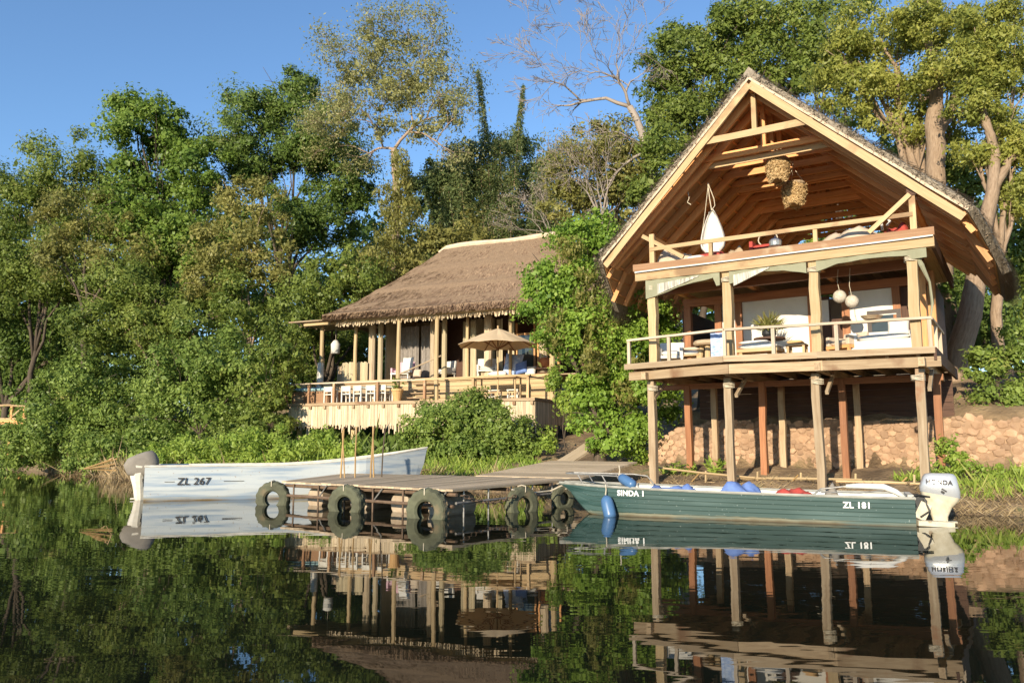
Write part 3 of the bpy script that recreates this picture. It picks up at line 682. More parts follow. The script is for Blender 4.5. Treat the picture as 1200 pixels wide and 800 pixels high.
# stair rail leaning from the deck to the inner floor
MB().tube([(-7.2, .9, 4.75), (-5.3, 1.5, 5.6)], .035, 6).build('stair_rail', M['weather'], pav)
for k in range(4): MB().box(-6.9, -5.6, .95 + .24 * k, 1.2 + .24 * k, DK + .18 + .23 * k, DK + .23 + .23 * k).build('stair_tread', M['deckw'], pav)

# ------------------------------------------------------------------ boats
def text_mesh(name, s, size, m, parent, origin, xdir, up, bold=.0, shear=0.):
    c = bpy.data.curves.new(name, 'FONT'); c.body = s; c.size = size; c.extrude = .002; c.offset = bold; c.shear = shear; c.space_character = 1.08
    o = bpy.data.objects.new(name + '_curve', c); COL.objects.link(o)
    bpy.context.view_layer.update()
    me = bpy.data.meshes.new_from_object(o.evaluated_get(bpy.context.evaluated_depsgraph_get()))
    bpy.data.objects.remove(o); bpy.data.curves.remove(c)
    me.name = name; me.materials.clear(); me.materials.append(m)
    t = bpy.data.objects.new(name, me); COL.objects.link(t); t.parent = parent
    x = Vector(xdir).normalized(); u = Vector(up); u = (u - x * u.dot(x)).normalized(); z = x.cross(u)
    t.matrix_local = Matrix(((x.x, u.x, z.x, origin[0]), (x.y, u.y, z.y, origin[1]), (x.z, u.z, z.z, origin[2]), (0, 0, 0, 1)))
    return t

def hull_mat(name, top, low, zsplit, streak, fleck, rough=.45):
    m, t, p = principled(name); N = t.nodes.new; L = t.links.new
    tc = N('ShaderNodeTexCoord'); sp = N('ShaderNodeSeparateXYZ'); L(tc.outputs['Object'], sp.inputs[0])
    n0 = N('ShaderNodeTexNoise'); n0.inputs['Scale'].default_value = 4; n0.inputs['Detail'].default_value = 4; L(tc.outputs['Object'], n0.inputs['Vector'])
    ad = N('ShaderNodeMath'); ad.operation = 'MULTIPLY_ADD'; L(n0.outputs[0], ad.inputs[0]); ad.inputs[1].default_value = .06; L(sp.outputs['Z'], ad.inputs[2])
    r = N('ShaderNodeValToRGB'); r.color_ramp.interpolation = 'EASE'; e = r.color_ramp.elements
    e[0].position = zsplit + .02; e[0].color = (*low, 1); e[1].position = zsplit + .05; e[1].color = (*top, 1)
    x = e.new(.03); x.color = (low[0] * .45, low[1] * .33, low[2] * .2, 1)
    L(ad.outputs[0], r.inputs[0])
    mp = N('ShaderNodeMapping'); mp.inputs['Scale'].default_value = (.35, 1, 5); L(tc.outputs['Object'], mp.inputs[0])
    n = N('ShaderNodeTexNoise'); n.inputs['Scale'].default_value = 1.6; n.inputs['Detail'].default_value = 6; L(mp.outputs[0], n.inputs['Vector'])
    r2 = N('ShaderNodeValToRGB'); r2.color_ramp.elements[0].position = .48; r2.color_ramp.elements[1].position = .66; L(n.outputs[0], r2.inputs[0])
    mx = N('ShaderNodeMix'); mx.data_type = 'RGBA'; L(r2.outputs[0], mx.inputs[0]); L(r.outputs[0], mx.inputs[6]); mx.inputs[7].default_value = (*streak, 1)
    n3 = N('ShaderNodeTexNoise'); n3.inputs['Scale'].default_value = 22; n3.inputs['Detail'].default_value = 3; L(tc.outputs['Object'], n3.inputs['Vector'])
    r3 = N('ShaderNodeValToRGB'); r3.color_ramp.elements[0].position = .69; r3.color_ramp.elements[1].position = .73; L(n3.outputs[0], r3.inputs[0])
    m2 = N('ShaderNodeMix'); m2.data_type = 'RGBA'; L(r3.outputs[0], m2.inputs[0]); L(mx.outputs[2], m2.inputs[6]); m2.inputs[7].default_value = (*fleck, 1)
    L(m2.outputs[2], p.inputs['Base Color']); p.inputs['Specular IOR Level'].default_value = .3; p.inputs['Roughness'].default_value = rough
    bm_ = N('ShaderNodeBump'); bm_.inputs['Strength'].default_value = .15; bm_.inputs['Distance'].default_value = .02; L(n.outputs[0], bm_.inputs['Height']); L(bm_.outputs[0], p.inputs['Normal'])
    return m

def make_hull(root, L_, sec, m_out, m_in, nx=40, floor=.1, t_in=.04, rim='whitewood'):
    """sec(t) -> list of (half breadth, height) from keel to gunwale; closed shell with an inside"""
    out = MB(); rows, inn = [], []
    for i in range(nx + 1):
        t_ = i / nx; pr_ = sec(t_); x = pr_[0]; q = pr_[1]
        row = [(x + sh, -b_, z) for b_, z, sh in reversed(q)] + [(x + sh, b_, z) for b_, z, sh in q]
        rows.append(row)
        bg_, zg, shg = q[-1]; bi = max(bg_ - t_in, .005); fz = min(max(floor, q[0][1] + .07), zg - .02)
        bf = max(min(bi, q[1][0] - t_in), .005)
        inn.append([(x + shg, -bi, zg), (x + shg * .05, -bf, fz), (x + shg * .05, bf, fz), (x + shg, bi, zg)])
    out.grid(rows)
    o = len(rows[0]); out.add(rows[0], [tuple(range(o))]); out.add(rows[-1], [tuple(range(o))])
    h = out.build('hull', m_out, root)
    ib = MB(); ib.grid(inn); ib.add(inn[0], [(0, 1, 2, 3)]); ib.build('inner_lining', m_in, root)
    gw = MB()
    for sgn in (0, -1):
        pts = [Vector(r[0 if sgn == 0 else -1]) + Vector((0, (.5 if sgn == 0 else -.5) * t_in, .012)) for r in rows]
        gw.tube(pts, .032, 6)
    gw.tube([Vector(rows[0][0]) + Vector((.01, 0, .012)), Vector(rows[0][-1]) + Vector((.01, 0, .012))], .03, 6)
    gw.build('gunwale', M[rim], root)
    return h

# --- long pale boat behind the jetty
bl_dir = Vector((.95, .31, 0)).normalized()
boatL = thing('boat', (-9.95, 21.75, 0), math.atan2(bl_dir.y, bl_dir.x), 'long white metal boat with upswept bow moored behind the jetty', 'boat', 'metal boats moored at the lodge')
LL = 7.75
def secL(t_):
    x = LL * t_; gz_ = .90 + .02 * t_ + .46 * max(0, (t_ - .42) / .58) ** 1.7
    b = .72 * (1 - max(0, (t_ - .74) / .26) ** 1.15) + .03; kz = -.22 + .55 * max(0, (t_ - .78) / .22) ** 2
    sh = .35 * max(0, (t_ - .8) / .2)
    return x - .35 * max(0, (t_ - .8) / .2), [(.02, kz, 0), (b * .78, kz + .04, 0), (b * .93, max(.1, kz + .1), sh * .2), (b * .985, max(.3, kz + .3), sh * .4), (b * 1.0, .62 + .6 * (gz_ - .9), sh * .7), (b * 1.01, gz_ - .08, sh * .92), (b * 1.03, gz_, sh)]
hm1 = hull_mat('white_hull_paint', (.47, .50, .50), (.46, .42, .31), .10, (.25, .32, .40), (.30, .22, .15))
make_hull(boatL, LL, secL, hm1, M['whitewood'], floor=.2)
for x in (1.5, 3.6, 5.4): MB().box(x, x + .3, -.66, .66, .55, .6).build('thwart', M['whitewood'], boatL)
text_mesh('lettering', 'ZL 267', .265, M['blet'], boatL, (.80, -.775, .42), (1, 0, 0), (0, -.03, 1), .003, .12)
for x0, x1 in ((.5, .74), (1.98, 2.5)): MB().box(x0, x1, -.762, -.744, .495, .507).build('painted_line', M['blet'], boatL)
# tilted engine under its grey canvas hood
en = MB(); rows = []
for x, hw, zb, zt_ in ((-.46, .06, .30, .36), (-.44, .17, .16, .47), (-.30, .225, .03, .57), (-.05, .235, -.06, .60), (.18, .22, -.05, .58), (.34, .18, .06, .53), (.40, .07, .2, .40)):
    rows.append([(x, hw * math.copysign(abs(math.cos(a)) ** .6, math.cos(a)), (zb + zt_) / 2 + (zt_ - zb) / 2 * math.copysign(abs(math.sin(a)) ** .7, math.sin(a)) + U(-.012, .012)) for a in [2 * math.pi * i / 16 for i in range(16)]])
en.grid(rows, closed=True); en.add(rows[0], [tuple(range(16))]); en.add(rows[-1], [tuple(range(16))])
ob = en.build('engine_hood', M['cover'], boatL, smooth=True); ob.location = (-.02, 0, .70); ob.rotation_euler = (0, math.radians(-24), 0)
lg = MB(); lg.tube([(-.2, 0, .92), (-.24, 0, .6), (-.2, 0, .3), (-.16, 0, -.2)], [.25, .2, .15, .12], 10); lg.beam((-.1, 0, .75), (.06, 0, .72), .22, .2); lg.box(-.4, -.12, -.09, .09, .02, .05)
lg.build('engine_leg', M['whitewood'], boatL, smooth=False)
cl = MB(); cl.box(-.09, .03, -.14, .14, .35, .95); cl.tube([(-.1, -.1, .9), (-.14, -.12, .6), (-.06, -.1, .4)], .03, 6); cl.build('engine_clamp', M['black'], boatL)

# --- green strake-built boat in front of the lodge
br_dir = Vector((-6.45, 2.72, 0)).normalized()
boatR = thing('boat', (7.68, 15.35, 0), math.atan2(br_dir.y, br_dir.x), 'long green ribbed metal boat with silver outboard moored before the lodge', 'boat', 'metal boats moored at the lodge')
LR = 7.1
def secR(t_):
    x = LR * t_; gz_ = .50 + .13 * t_ ** 2; b = .82 * (1 - .78 * max(0, (t_ - .70) / .30) ** 1.7); kz = -.2 + .62 * max(0, (t_ - .82) / .18) ** 1.6
    sh = .25 * max(0, (t_ - .86) / .14); q = [(.02, kz, 0), (b * .86, kz + .02, 0)]
    z0 = max(kz + .06, -.02); st = (gz_ - z0) / 6
    for i in range(6):
        zz = z0 + st * i; bb = b * (.93 + .014 * i)
        q += [(bb + .015, zz, sh * i / 6), (bb + .016, zz + st * .12, sh * (i + .1) / 6), (bb + .002, zz + st * .985, sh * (i + .95) / 6)]
    q += [(b * 1.02, gz_ - .02, sh), (b * 1.02, gz_, sh)]
    return x - .25 * max(0, (t_ - .86) / .14), q
hm2 = hull_mat('green_hull_paint', (.020, .054, .047), (.16, .155, .10), .07, (.046, .088, .080), (.18, .22, .20), .6)
make_hull(boatR, LR, secR, hm2, M['alu'], floor=.05, rim='dullrim')
for x in (1.2, 2.9, 4.5): MB().box(x, x + .32, -.7, .7, .36, .40).build('thwart', M['alu'], boatR)
MB().add([], []) 
fd = MB(); fd.add([(5.6, -.55, .57), (5.6, .55, .57), (6.9, .2, .63), (6.9, -.2, .63), (5.6, -.55, .54), (5.6, .55, .54), (6.9, .2, .6), (6.9, -.2, .6)], [(0, 1, 2, 3), (7, 6, 5, 4), (0, 4, 5, 1), (1, 5, 6, 2), (2, 6, 7, 3), (3, 7, 4, 0)]); fd.build('foredeck', M['alu'], boatR)
rl = MB()
rl.tube([(5.15, .70, .60), (5.3, .69, .78), (5.6, .62, .82), (6.9, .25, .85), (7.0, 0, .85), (6.9, -.25, .85), (5.6, -.62, .82), (5.3, -.69, .78), (5.15, -.70, .6)], .017, 7)
for x, y in ((6.0, .56), (6.6, .38), (6.0, -.56), (6.6, -.38)): rl.tube([(x - .15, y, .58), (x, y * .97, .83)], .014, 6)
rl.build('bow_rail', M['galv'], boatR)
text_mesh('lettering', 'SINDA 1', .155, M['wlet'], boatR, (5.6, .782, .43), (-1, .118, 0), (0, .05, 1), .006)
text_mesh('lettering', 'ZL 181', .155, M['wlet'], boatR, (1.22, .852, .315), (-1, 0, 0), (0, .02, 1), .005)
# stern frame, folded canopy
cn = MB(); cn.tube([(.15, .7, .5), (.25, .68, .60), (.5, .6, .68), (1.2, .55, .69), (1.6, .6, .64), (1.75, .66, .52)], .018, 7); cn.tube([(.5, .62, .64), (.9, .6, .58), (1.6, .6, .58)], .014, 6); cn.build('canopy_frame', M['galv'], boatR)
rc_ = MB(); rc_.tube([(1.15, .56, .70), (.9, .57, .71), (.5, .6, .70), (.3, .66, .62), (.16, .68, .52)], [.04, .055, .06, .055, .035], 9, wob=.12); rc_.build('folded_canopy', M['white'], boatR, smooth=True)
MB().box(.0, .1, -.55, .55, .34, .56).build('transom_board', M['whitewood'], boatR)
MB().beam((-.02, .58, .06), (-.62, .45, .04), .22, .09).build('stern_step', M['creampaint'], boatR)
# silver outboard engine
eng = MB()
RX_ = -.48
def engsec(z, x0, x1, hw, n=14):
    c = ((x0 + x1) / 2, 0); return [(c[0] + (x1 - x0) / 2 * math.copysign(abs(math.cos(a)) ** .45, math.cos(a)), hw * math.copysign(abs(math.sin(a)) ** .55, math.sin(a)), z + .0) for a in [2 * math.pi * i / n for i in range(n)]]
rows = [engsec(z, RX_ + a, RX_ + b, w_, 20) for z, a, b, w_ in ((.50, -.34, .33, .17), (.60, -.345, .34, .215), (.72, -.32, .31, .21), (.84, -.29, .27, .19), (.885, -.25, .23, .16), (.90, -.18, .16, .11))]
for r in rows:                                         # the cowling's lower edge runs down towards the back
    for i, v in enumerate(r): r[i] = (v[0], v[1], v[2] + (v[0] - RX_) * .18 * max(0, 1 - (v[2] - .5) / .3))
eng.grid(rows, closed=True); eng.add(rows[-1], [tuple(range(20))])
em = thing('outboard_engine', (0, 0, .05), 0, None, None); em.parent = boatR
eng.build('cowling', M['silver'], em, smooth=True)
eb = MB(); rows = [engsec(z, RX_ + a, RX_ + b, w_, 16) for z, a, b, w_ in ((-.6, -.13, .10, .05), (-.1, -.10, .12, .07), (.1, -.12, .17, .085), (.28, -.2, .24, .13), (.42, -.31, .31, .165), (.5, -.335, .325, .175))]
for r in rows:
    for i, v in enumerate(r): r[i] = (v[0], v[1], v[2] + (v[0] - RX_) * .18 * max(0, (v[2] - .2) / .3))
eb.grid(rows, closed=True); eb.box(RX_ - .26, RX_ + .2, -.11, .11, -.02, .01); eb.build('leg', M['creampaint'], em, smooth=True)
bk = MB(); bk.beam((-.25, 0, .42), (.02, 0, .40), .26, .12); bk.box(-.12, .0, -.17, .17, .05, .5); bk.tube([(-.2, .14, .42), (-.28, .2, .2), (-.12, .18, .08)], .02, 6); bk.tube([(-.3, .17, .46), (-.1, .25, .5), (.25, .3, .42)], .016, 6); bk.build('clamp_bracket', M['black'], em)
MB().beam((-.1, .16, .05), (-.24, .16, .34), .03, .2, (1, 0, 0)).build('bracket_plate', M['creampaint'], em)
text_mesh('lettering', 'HONDA', .115, M['blet'], em, (RX_ + .245, .248, .715), (-1, 0, -.05), (0, -.06, 1), .003)
em2 = MB(); em2.beam((RX_ - .02, .232, .62), (RX_ - .1, .232, .57), .012, .02); em2.beam((RX_ - .01, .232, .575), (RX_ - .06, .232, .54), .012, .035); em2.build('emblem', M['blet'], em)

def fender(name, p0, p1, label, r=.12):
    p0, p1 = Vector(p0), Vector(p1); n = 10; pts, rr = [], []
    for i in range(n + 1):
        k = i / n; pts.append(p0.lerp(p1, k)); rr.append(r * (.25 + .75 * min(1, math.sqrt(max(0, 1 - (2 * abs(k - .55) / 1.05) ** 4)))) if 0 < k < 1 else r * .25)
    o = MB().tube(pts, rr, 14).build(name, M['fender'], None, smooth=True); tag(o, label, 'fender', 'blue boat fenders')
    MB().tube([p0 + (p0 - p1).normalized() * .01, p0 + Vector((0.02, .05, .12)), p0 + Vector((.02, .14, .22))], .012, 5).build('cord', M['rope'], o)
    return o
bR = Matrix.Translation(boatR.location) @ Matrix.Rotation(boatR.rotation_euler.z, 4, 'Z')
def BR(x, y, z): return bR @ Vector((x, y, z))
fender('fender', BR(5.85, .80, .42), BR(5.7, .93, -.07), 'blue plastic fender hanging down the green hull at the bow', .135)
fender('fender', BR(5.6, .60, .82), BR(5.22, .76, .62), 'blue plastic fender lying on the gunwale above the white boat name', .11)
def cloth_heap(name, c, rx, ry, h, m, label, cat, seed):
    g = random.Random(seed); n = 14; P = []
    ph = [g.uniform(0, 6) for _ in range(4)]
    A = []
    for i in range(n + 1):
        row = []
        for j in range(n + 1):
            x, y = -1 + 2 * i / n, -1 + 2 * j / n; e = max(0, 1 - max(abs(x), abs(y)) ** 3)
            row.append((rx * x * (1 + .12 * math.sin(5 * y + ph[0])), ry * y * (1 + .15 * math.sin(4 * x + ph[1])), h * e * (.55 + .3 * math.sin(4 * x + ph[2]) * math.sin(3.3 * y + ph[3]) + .15 * g.random())))
        A.append(row)
    B = [[(q[0], q[1], -.02) for q in r] for r in A]
    o = MB().slab(A, B).build(name, m, None, smooth=True); o.location = c; o.rotation_euler = (0, 0, boatR.rotation_euler.z); tag(o, label, cat)
    return o
cloth_heap('life_jacket', BR(4.62, .48, .40), .42, .24, .36, M['blue'], 'crumpled blue life jacket nearest the boat name on the green boat', 'life jacket', 1)['group'] = 'blue life jackets in the green boat'
cloth_heap('life_jacket', BR(4.2, .50, .40), .32, .22, .3, M['blue'], 'smaller dark blue life jacket lying in the middle of the heap', 'life jacket', 5)['group'] = 'blue life jackets in the green boat'
cloth_heap('tarpaulin', BR(3.15, .42, .40), .46, .26, .42, M['blue'], 'folded bright blue tarpaulin amidships in the green boat', 'tarpaulin', 2)
cloth_heap('cloth', BR(2.1, .5, .42), .4, .2, .28, M['redfab'], 'red cloth bundle on the gunwale near the white registration', 'cloth', 3)
o = cloth_heap('bag', BR(1.42, .5, .42), .15, .15, .36, M['cover'], 'small dark bag beside the bundled white boat canopy', 'bag', 4)

# ------------------------------------------------------------------ floating jetty
jet = thing('jetty', (-1.2, 16.2, 0), 0, 'floating board jetty on steel frame and plastic drums with ramp', 'jetty')
JO = Vector((-1.2, 16.2, 0))
FLc, FRc, BRc, BLc = Vector((-5.75, 19.9, .58)) - JO, Vector((-1.2, 16.2, .58)) - JO, Vector((1.75, 20.2, .63)) - JO, Vector((-4.75, 23.0, .67)) - JO
dk = MB(); n = 30
for i in range(n):
    k0, k1 = i / n, (i + .975) / n
    a0, a1, b0, b1 = FLc.lerp(FRc, k0), FLc.lerp(FRc, k1), BLc.lerp(BRc, k0), BLc.lerp(BRc, k1)
    j = Vector((0, 0, U(-.006, .006))); d = Vector((0, 0, -.045)); q = [a0 + j, a1 + j, b1 + j, b0 + j]
    ro = Vector((U(0, 60), U(0, 60), 0)); gl = [ro, ro + Vector((0, .15, 0)), ro + Vector((4, .15, 0)), ro + Vector((4, 0, 0))]
    dk.add(q + [v + d for v in q], [(0, 1, 2, 3), (7, 6, 5, 4), (0, 4, 5, 1), (1, 5, 6, 2), (2, 6, 7, 3), (3, 7, 4, 0)], gl + gl, U(0, 1))
dk.build('deck_boards', M['plank'], jet)
R0, R1 = Vector((3.55, 22.5, 1.0)) - JO, Vector((1.2, 24.2, 1.0)) - JO
rm = MB(); Q0, Q1 = BRc + Vector((-.03, -.03, .012)), BRc.lerp(BLc, .42) + Vector((0, 0, .012))
for i in range(16):
    k0, k1 = i / 16, (i + .97) / 16; q = [Q0.lerp(R0, k0), Q1.lerp(R1, k0), Q1.lerp(R1, k1), Q0.lerp(R0, k1)]; d = Vector((0, 0, -.05)); ro = Vector((U(0, 60), U(0, 60), 0)); gl = [ro, ro + Vector((3, 0, 0)), ro + Vector((3, .2, 0)), ro + Vector((0, .2, 0))]
    rm.add(q + [v + d for v in q], [(0, 1, 2, 3), (7, 6, 5, 4), (0, 4, 5, 1), (1, 5, 6, 2), (2, 6, 7, 3), (3, 7, 4, 0)], gl + gl, U(0, 1))
rm.build('ramp_boards', M['plank'], jet)
fdir = (FRc - FLc).normalized(); bdir = (BRc - FRc).normalized(); L_ = (FRc - FLc).length
dz = Vector((0, 0, 1))
for off, z in ((.12, .47), (1.9, .48), (3.6, .5)): MB().tube([FLc + bdir * off + dz * (z - .58), FRc + bdir * off + dz * (z - .58)], .04, 7).build('frame_pipe', M['steel'], jet)
for z in (.24,): MB().tube([FLc + bdir * .02 + dz * (z - .58), FRc + bdir * .02 + dz * (z - .58)], .035, 7).build('frame_pipe', M['steel'], jet)
for z in (.3,): MB().tube([FRc + dz * (z - .58) + bdir * .1, BRc + dz * (z - .6)], .03, 7).build('frame_pipe', M['galv'], jet)
for i in range(6):
    p_ = FLc.lerp(FRc, (i + .45) / 6) + bdir * .05
    MB().tube([p_ - dz * .7, p_ - dz * .04], .022, 6).build('upright', M['steel'], jet)
    if i % 2: MB().tube([p_ - dz * .36, p_ + fdir * .32 - dz * .05], .018, 6).build('brace', M['galv'], jet)
for i in range(6):
    p_ = FRc.lerp(BRc, (i + .5) / 6) - fdir * .06
    MB().tube([p_ - dz * .75, p_ - dz * .04], .02, 6).build('upright', M['galv'], jet)
for i, k in enumerate((.14, .42, .66, .86)):
    c = FLc.lerp(FRc, k) + bdir * .9 - dz * .42
    d_ = MB(); d_.tube([c - bdir * .5, c - bdir * .47, c - bdir * .45, c + bdir * .45, c + bdir * .47, c + bdir * .5], [.25, .29, .29, .29, .29, .25], 16); d_.build('drum_float', M['drum'], jet, smooth=False)
# tyres hung along the jetty
def make_tyre():
    m_ = MB(); prof = [(.165, -.07), (.20, -.105), (.31, -.115), (.365, -.10), (.385, -.065), (.37, -.05), (.388, -.035), (.376, -.02), (.388, -.0), (.376, .02), (.388, .035), (.37, .05), (.385, .065), (.365, .10), (.31, .115), (.20, .105), (.165, .07), (.19, .05), (.30, .085), (.34, 0), (.30, -.085), (.19, -.05), (.165, -.07)]
    vs, fs, n = [], [], 60
    for r, y in prof:
        for j in range(n): a = 2 * math.pi * j / n; q = r - (.014 if r > .36 and (j + (2 if y > 0 else 0)) % 4 < 2 else 0); vs.append((q * math.cos(a), y, q * math.sin(a)))
    for i in range(len(prof) - 1):
        for j in range(n): k = (j + 1) % n; fs.append((i * n + j, i * n + k, (i + 1) * n + k, (i + 1) * n + j))
    m_.add(vs, fs); return m_
fa = math.atan2(fdir.y, fdir.x); ba = math.atan2(bdir.y, bdir.x)
TY = [((-5.95, 19.9, .15), -.12, 'worn car tyre on the jetty edge beside the white hull', 1.12), ((-3.72, 17.98, .14), -.38, 'worn car tyre hanging midway along the front of the jetty', 1.17), ((-1.72, 16.3, .15), -.42, 'muddy green tyre at the front corner of the jetty', 1.2), ((.22, 17.9, .14), ba - .28, 'green tyre seen half edge on at the side of the jetty', 1.1), ((1.22, 19.2, .2), ba - .2, 'small green tyre in shade between the jetty and green bow', .85)]
for i, (c, a, lb, s_) in enumerate(TY):
    if i == 0: t0 = make_tyre().build('tyre', M['tyre'], None, smooth=False); o = t0
    else: o = t0.copy(); COL.objects.link(o)
    o.location = c; o.rotation_euler = (U(-.05, .05), U(0, 6), a); o.scale = (s_, s_, s_); tag(o, lb, 'tyre', 'old tyres hung as fenders round the jetty')
    ax = Vector((math.sin(a), -math.cos(a), 0)) * .02; tp_ = Vector(c) + Vector((0, 0, .26 * s_)); tp2 = Vector(c) - ax * 10 + Vector((0, 0, .44 - c[2] + .1))
    rp_ = MB().tube([tp_, tp_ + ax * 7 + Vector((0, 0, .02)), tp_ + ax * 7 + Vector((0, 0, .14)), tp_ + Vector((0, 0, .16)), tp2], .012, 5).build('tyre_rope', M['rope'], None); tag(rp_, ['short cord tying the tyre beside the white hull', 'short cord tying the middle tyre of the jetty front', 'short cord tying the tyre at the front corner', 'short cord tying the half edge on tyre', 'short cord tying the small shaded tyre'][i], 'rope', 'cords holding the tyres')
# poles standing at the jetty
PLS = [((399, 562), (403, 502), .025, 'bamboo', 'leaning bamboo pole, first from the white engine end'), ((404, 562), (401, 504), .02, 'bamboo', 'thin bamboo pole crossing the first leaning pole'), ((416, 562), (418, 500), .022, 'bamboo', 'upright thin bamboo pole alone between the two pairs'), ((434, 563), (438, 500), .025, 'bamboo', 'leaning bamboo pole of the second pair on the jetty'), ((438, 563), (437, 500), .022, 'bamboo', 'upright bamboo pole of the second pair on the jetty'), ((447, 563), (452, 497), .02, 'darkbark', 'dark weathered pole, last of those standing on the jetty')]
for (a, b_, r, m_, lb) in PLS:
    p0 = at(*a, 21.0); p1 = at(*b_, 21.0); p0.z = .55
    tag(MB().tube([p0, (p0 + p1) / 2 + Vector((U(-.02, .02), 0, 0)), p1], [r, r * .9, r * .8], 7, wob=.05).build('mooring_pole', M[m_], None), lb, 'pole', 'poles standing on the jetty')
tag(MB().tube([BR(7.0, .1, .6), (.9, 18.6, .42), (.35, 18.0, .40), (.0, 17.7, .5)], .018, 6).build('mooring_rope', M['rope'], None), 'pale mooring rope from the green bow to the jetty', 'rope')
ch = MB(); 
for i in range(16):
    k = i / 15; p_ = Vector((-1.0, 16.42, .45)).lerp(Vector((.05, 17.55, .36)), k) - Vector((0, 0, .14 * math.sin(math.pi * k))); d_ = Vector((.05, .06, 0)); up = Vector((0, 0, .03)) if i % 2 else Vector((.025, -.02, 0))
    ch.tube([p_ - d_, p_ - d_ * .5 + up, p_ + d_ * .5 + up, p_ + d_, p_ + d_ * .5 - up, p_ - d_ * .5 - up, p_ - d_], .012, 5)
tag(ch.build('mooring_chain', M['steel'], None), 'rusty chain sagging along the side of the jetty', 'chain')
# cone of sticks by the left engine
cn = MB(); tip = at(98, 549, 21.6)
for dx, dy, dz_ in ((0, -.15, .2), (0, .15, .22), (0, .22, 0), (0, -.22, -.02), (.04, .05, -.17), (.05, 0, .05)): cn.tube([tip, at(134, 545, 21.6) + Vector((dx, dy, dz_ * .8))], [.014, .022], 6)
o = tag(cn.build('fish_trap', M['bamboo'], None), 'cone of bamboo sticks lashed behind the hooded engine', 'fish trap')
MB().tube([at(128, 538, 21.6), at(133, 536, 21.5), at(136, 546, 21.4), at(128, 556, 21.6), at(122, 551, 21.7)], .012, 5).build('hoop', M['pine'], o)
# plank and old boards leaning on the bank
pb = MB().beam(at(655, 546, 25.6), at(704, 513, 26.6), .42, .06, (0, -.6, 1), 4, .01); tag(pb.build('gangplank', M['plank'], None), 'loose broad plank leaning up the bank beside the ramp', 'plank')
# little landing stage far off on the left bank
ls = thing('landing_stage', at(12, 478, 48) - Vector((0, 0, .6)), -.2, 'small sunlit wooden landing stage at far left among trees', 'landing stage')
MB().box(-1.6, 1.2, 0, 1.6, -.1, .0).build('deck_boards', M['pine'], ls)
MB().beam((-1.6, 0, -.25), (1.2, 0, -.25), .08, .25, seg=4, jit=.01).build('edge_beam', M['rafter'], ls)
for x in (-1.2, .1, 1.0): MB().beam((x, .05, -2.6), (x, .05, .75), .14, .14, (0, 1, 0), 3, .01).build('post', M['rafter'], ls)
MB().tube([(-1.6, 0, .72), (-.2, 0, .78), (1.3, 0, .68)], .07, 7, wob=.1).build('hand_rail', M['pine'], ls)
MB().tube([(.2, .02, .1), (.9, .02, .68)], .05, 6).build('brace', M['pole'], ls)

# ------------------------------------------------------------------ trees, shrubs, creepers
LM = dict(
    deep=leafmat('leaf_deep_green', (0.062, 0.112, 0.021), (0.186, 0.252, 0.053), .35, (0.322, 0.269, 0.084)),
    mid=leafmat('leaf_mid_green', (0.093, 0.140, 0.025), (0.260, 0.308, 0.065), .38, (0.372, 0.291, 0.105)),
    bright=leafmat('leaf_creeper_green', (0.105, 0.196, 0.025), (0.310, 0.437, 0.069), .38, (0.384, 0.426, 0.095)),
    tower=leafmat('leaf_tower_creeper', (0.068, 0.129, 0.019), (0.217, 0.302, 0.053), .36, (0.347, 0.336, 0.095)),
    olive=leafmat('leaf_olive', (0.149, 0.157, 0.040), (0.347, 0.319, 0.095), .38, (0.422, 0.302, 0.126)),
    pale=leafmat('leaf_pale_yellow_green', (.20, .21, .07), (.40, .38, .16), .4, (.42, .33, .18)),
    acacia=leafmat('leaf_acacia', (0.161, 0.196, 0.036), (0.409, 0.403, 0.089), .4, (0.471, 0.392, 0.126)),
    blue=leafmat('leaf_bamboo_plume', (0.087, 0.129, 0.044), (0.211, 0.246, 0.089), .35, (0.322, 0.269, 0.105)),
    shrub=leafmat('leaf_shrub', (0.105, 0.168, 0.032), (0.291, 0.370, 0.082), .36, (0.397, 0.336, 0.116)),
    lime=leafmat('leaf_bank_lime', (0.155, 0.252, 0.036), (0.384, 0.470, 0.089), .4, (0.459, 0.448, 0.137)),
    dry=leafmat('leaf_dry', (.20, .14, .07), (.44, .33, .18), .3),
    twig=leafmat('leaf_grey_twig', (.18, .145, .10), (.33, .28, .20), .2),
)
def limb(mb, p0, p1, r0, r1, n=6, wig=.12):
    p0, p1 = Vector(p0), Vector(p1); L_ = (p1 - p0).length; pts, rr = [], []
    for i in range(n + 1):
        k = i / n; o = Vector((U(-1, 1), U(-1, 1), U(-.5, .5))) * (wig * L_ * .35 * math.sin(math.pi * k)) + Vector((0, 0, .12 * L_ * math.sin(math.pi * k)))
        pts.append(p0.lerp(p1, k) + o); rr.append(r0 + (r1 - r0) * k)
    mb.tube(pts, rr, 7, wob=.08); return pts
SEED = [10]
def px_blobs(bl, Y):
    out = []
    for b in bl:
        d = b[4] if len(b) > 4 else 0; c = at(b[0], b[1], Y + d); k = (Y + d) / FPX
        rx, rz = b[2] * k, b[3] * k; out.append((c.x, c.y, c.z, rx, (rx + rz) / 2 * .9, rz))
    return out
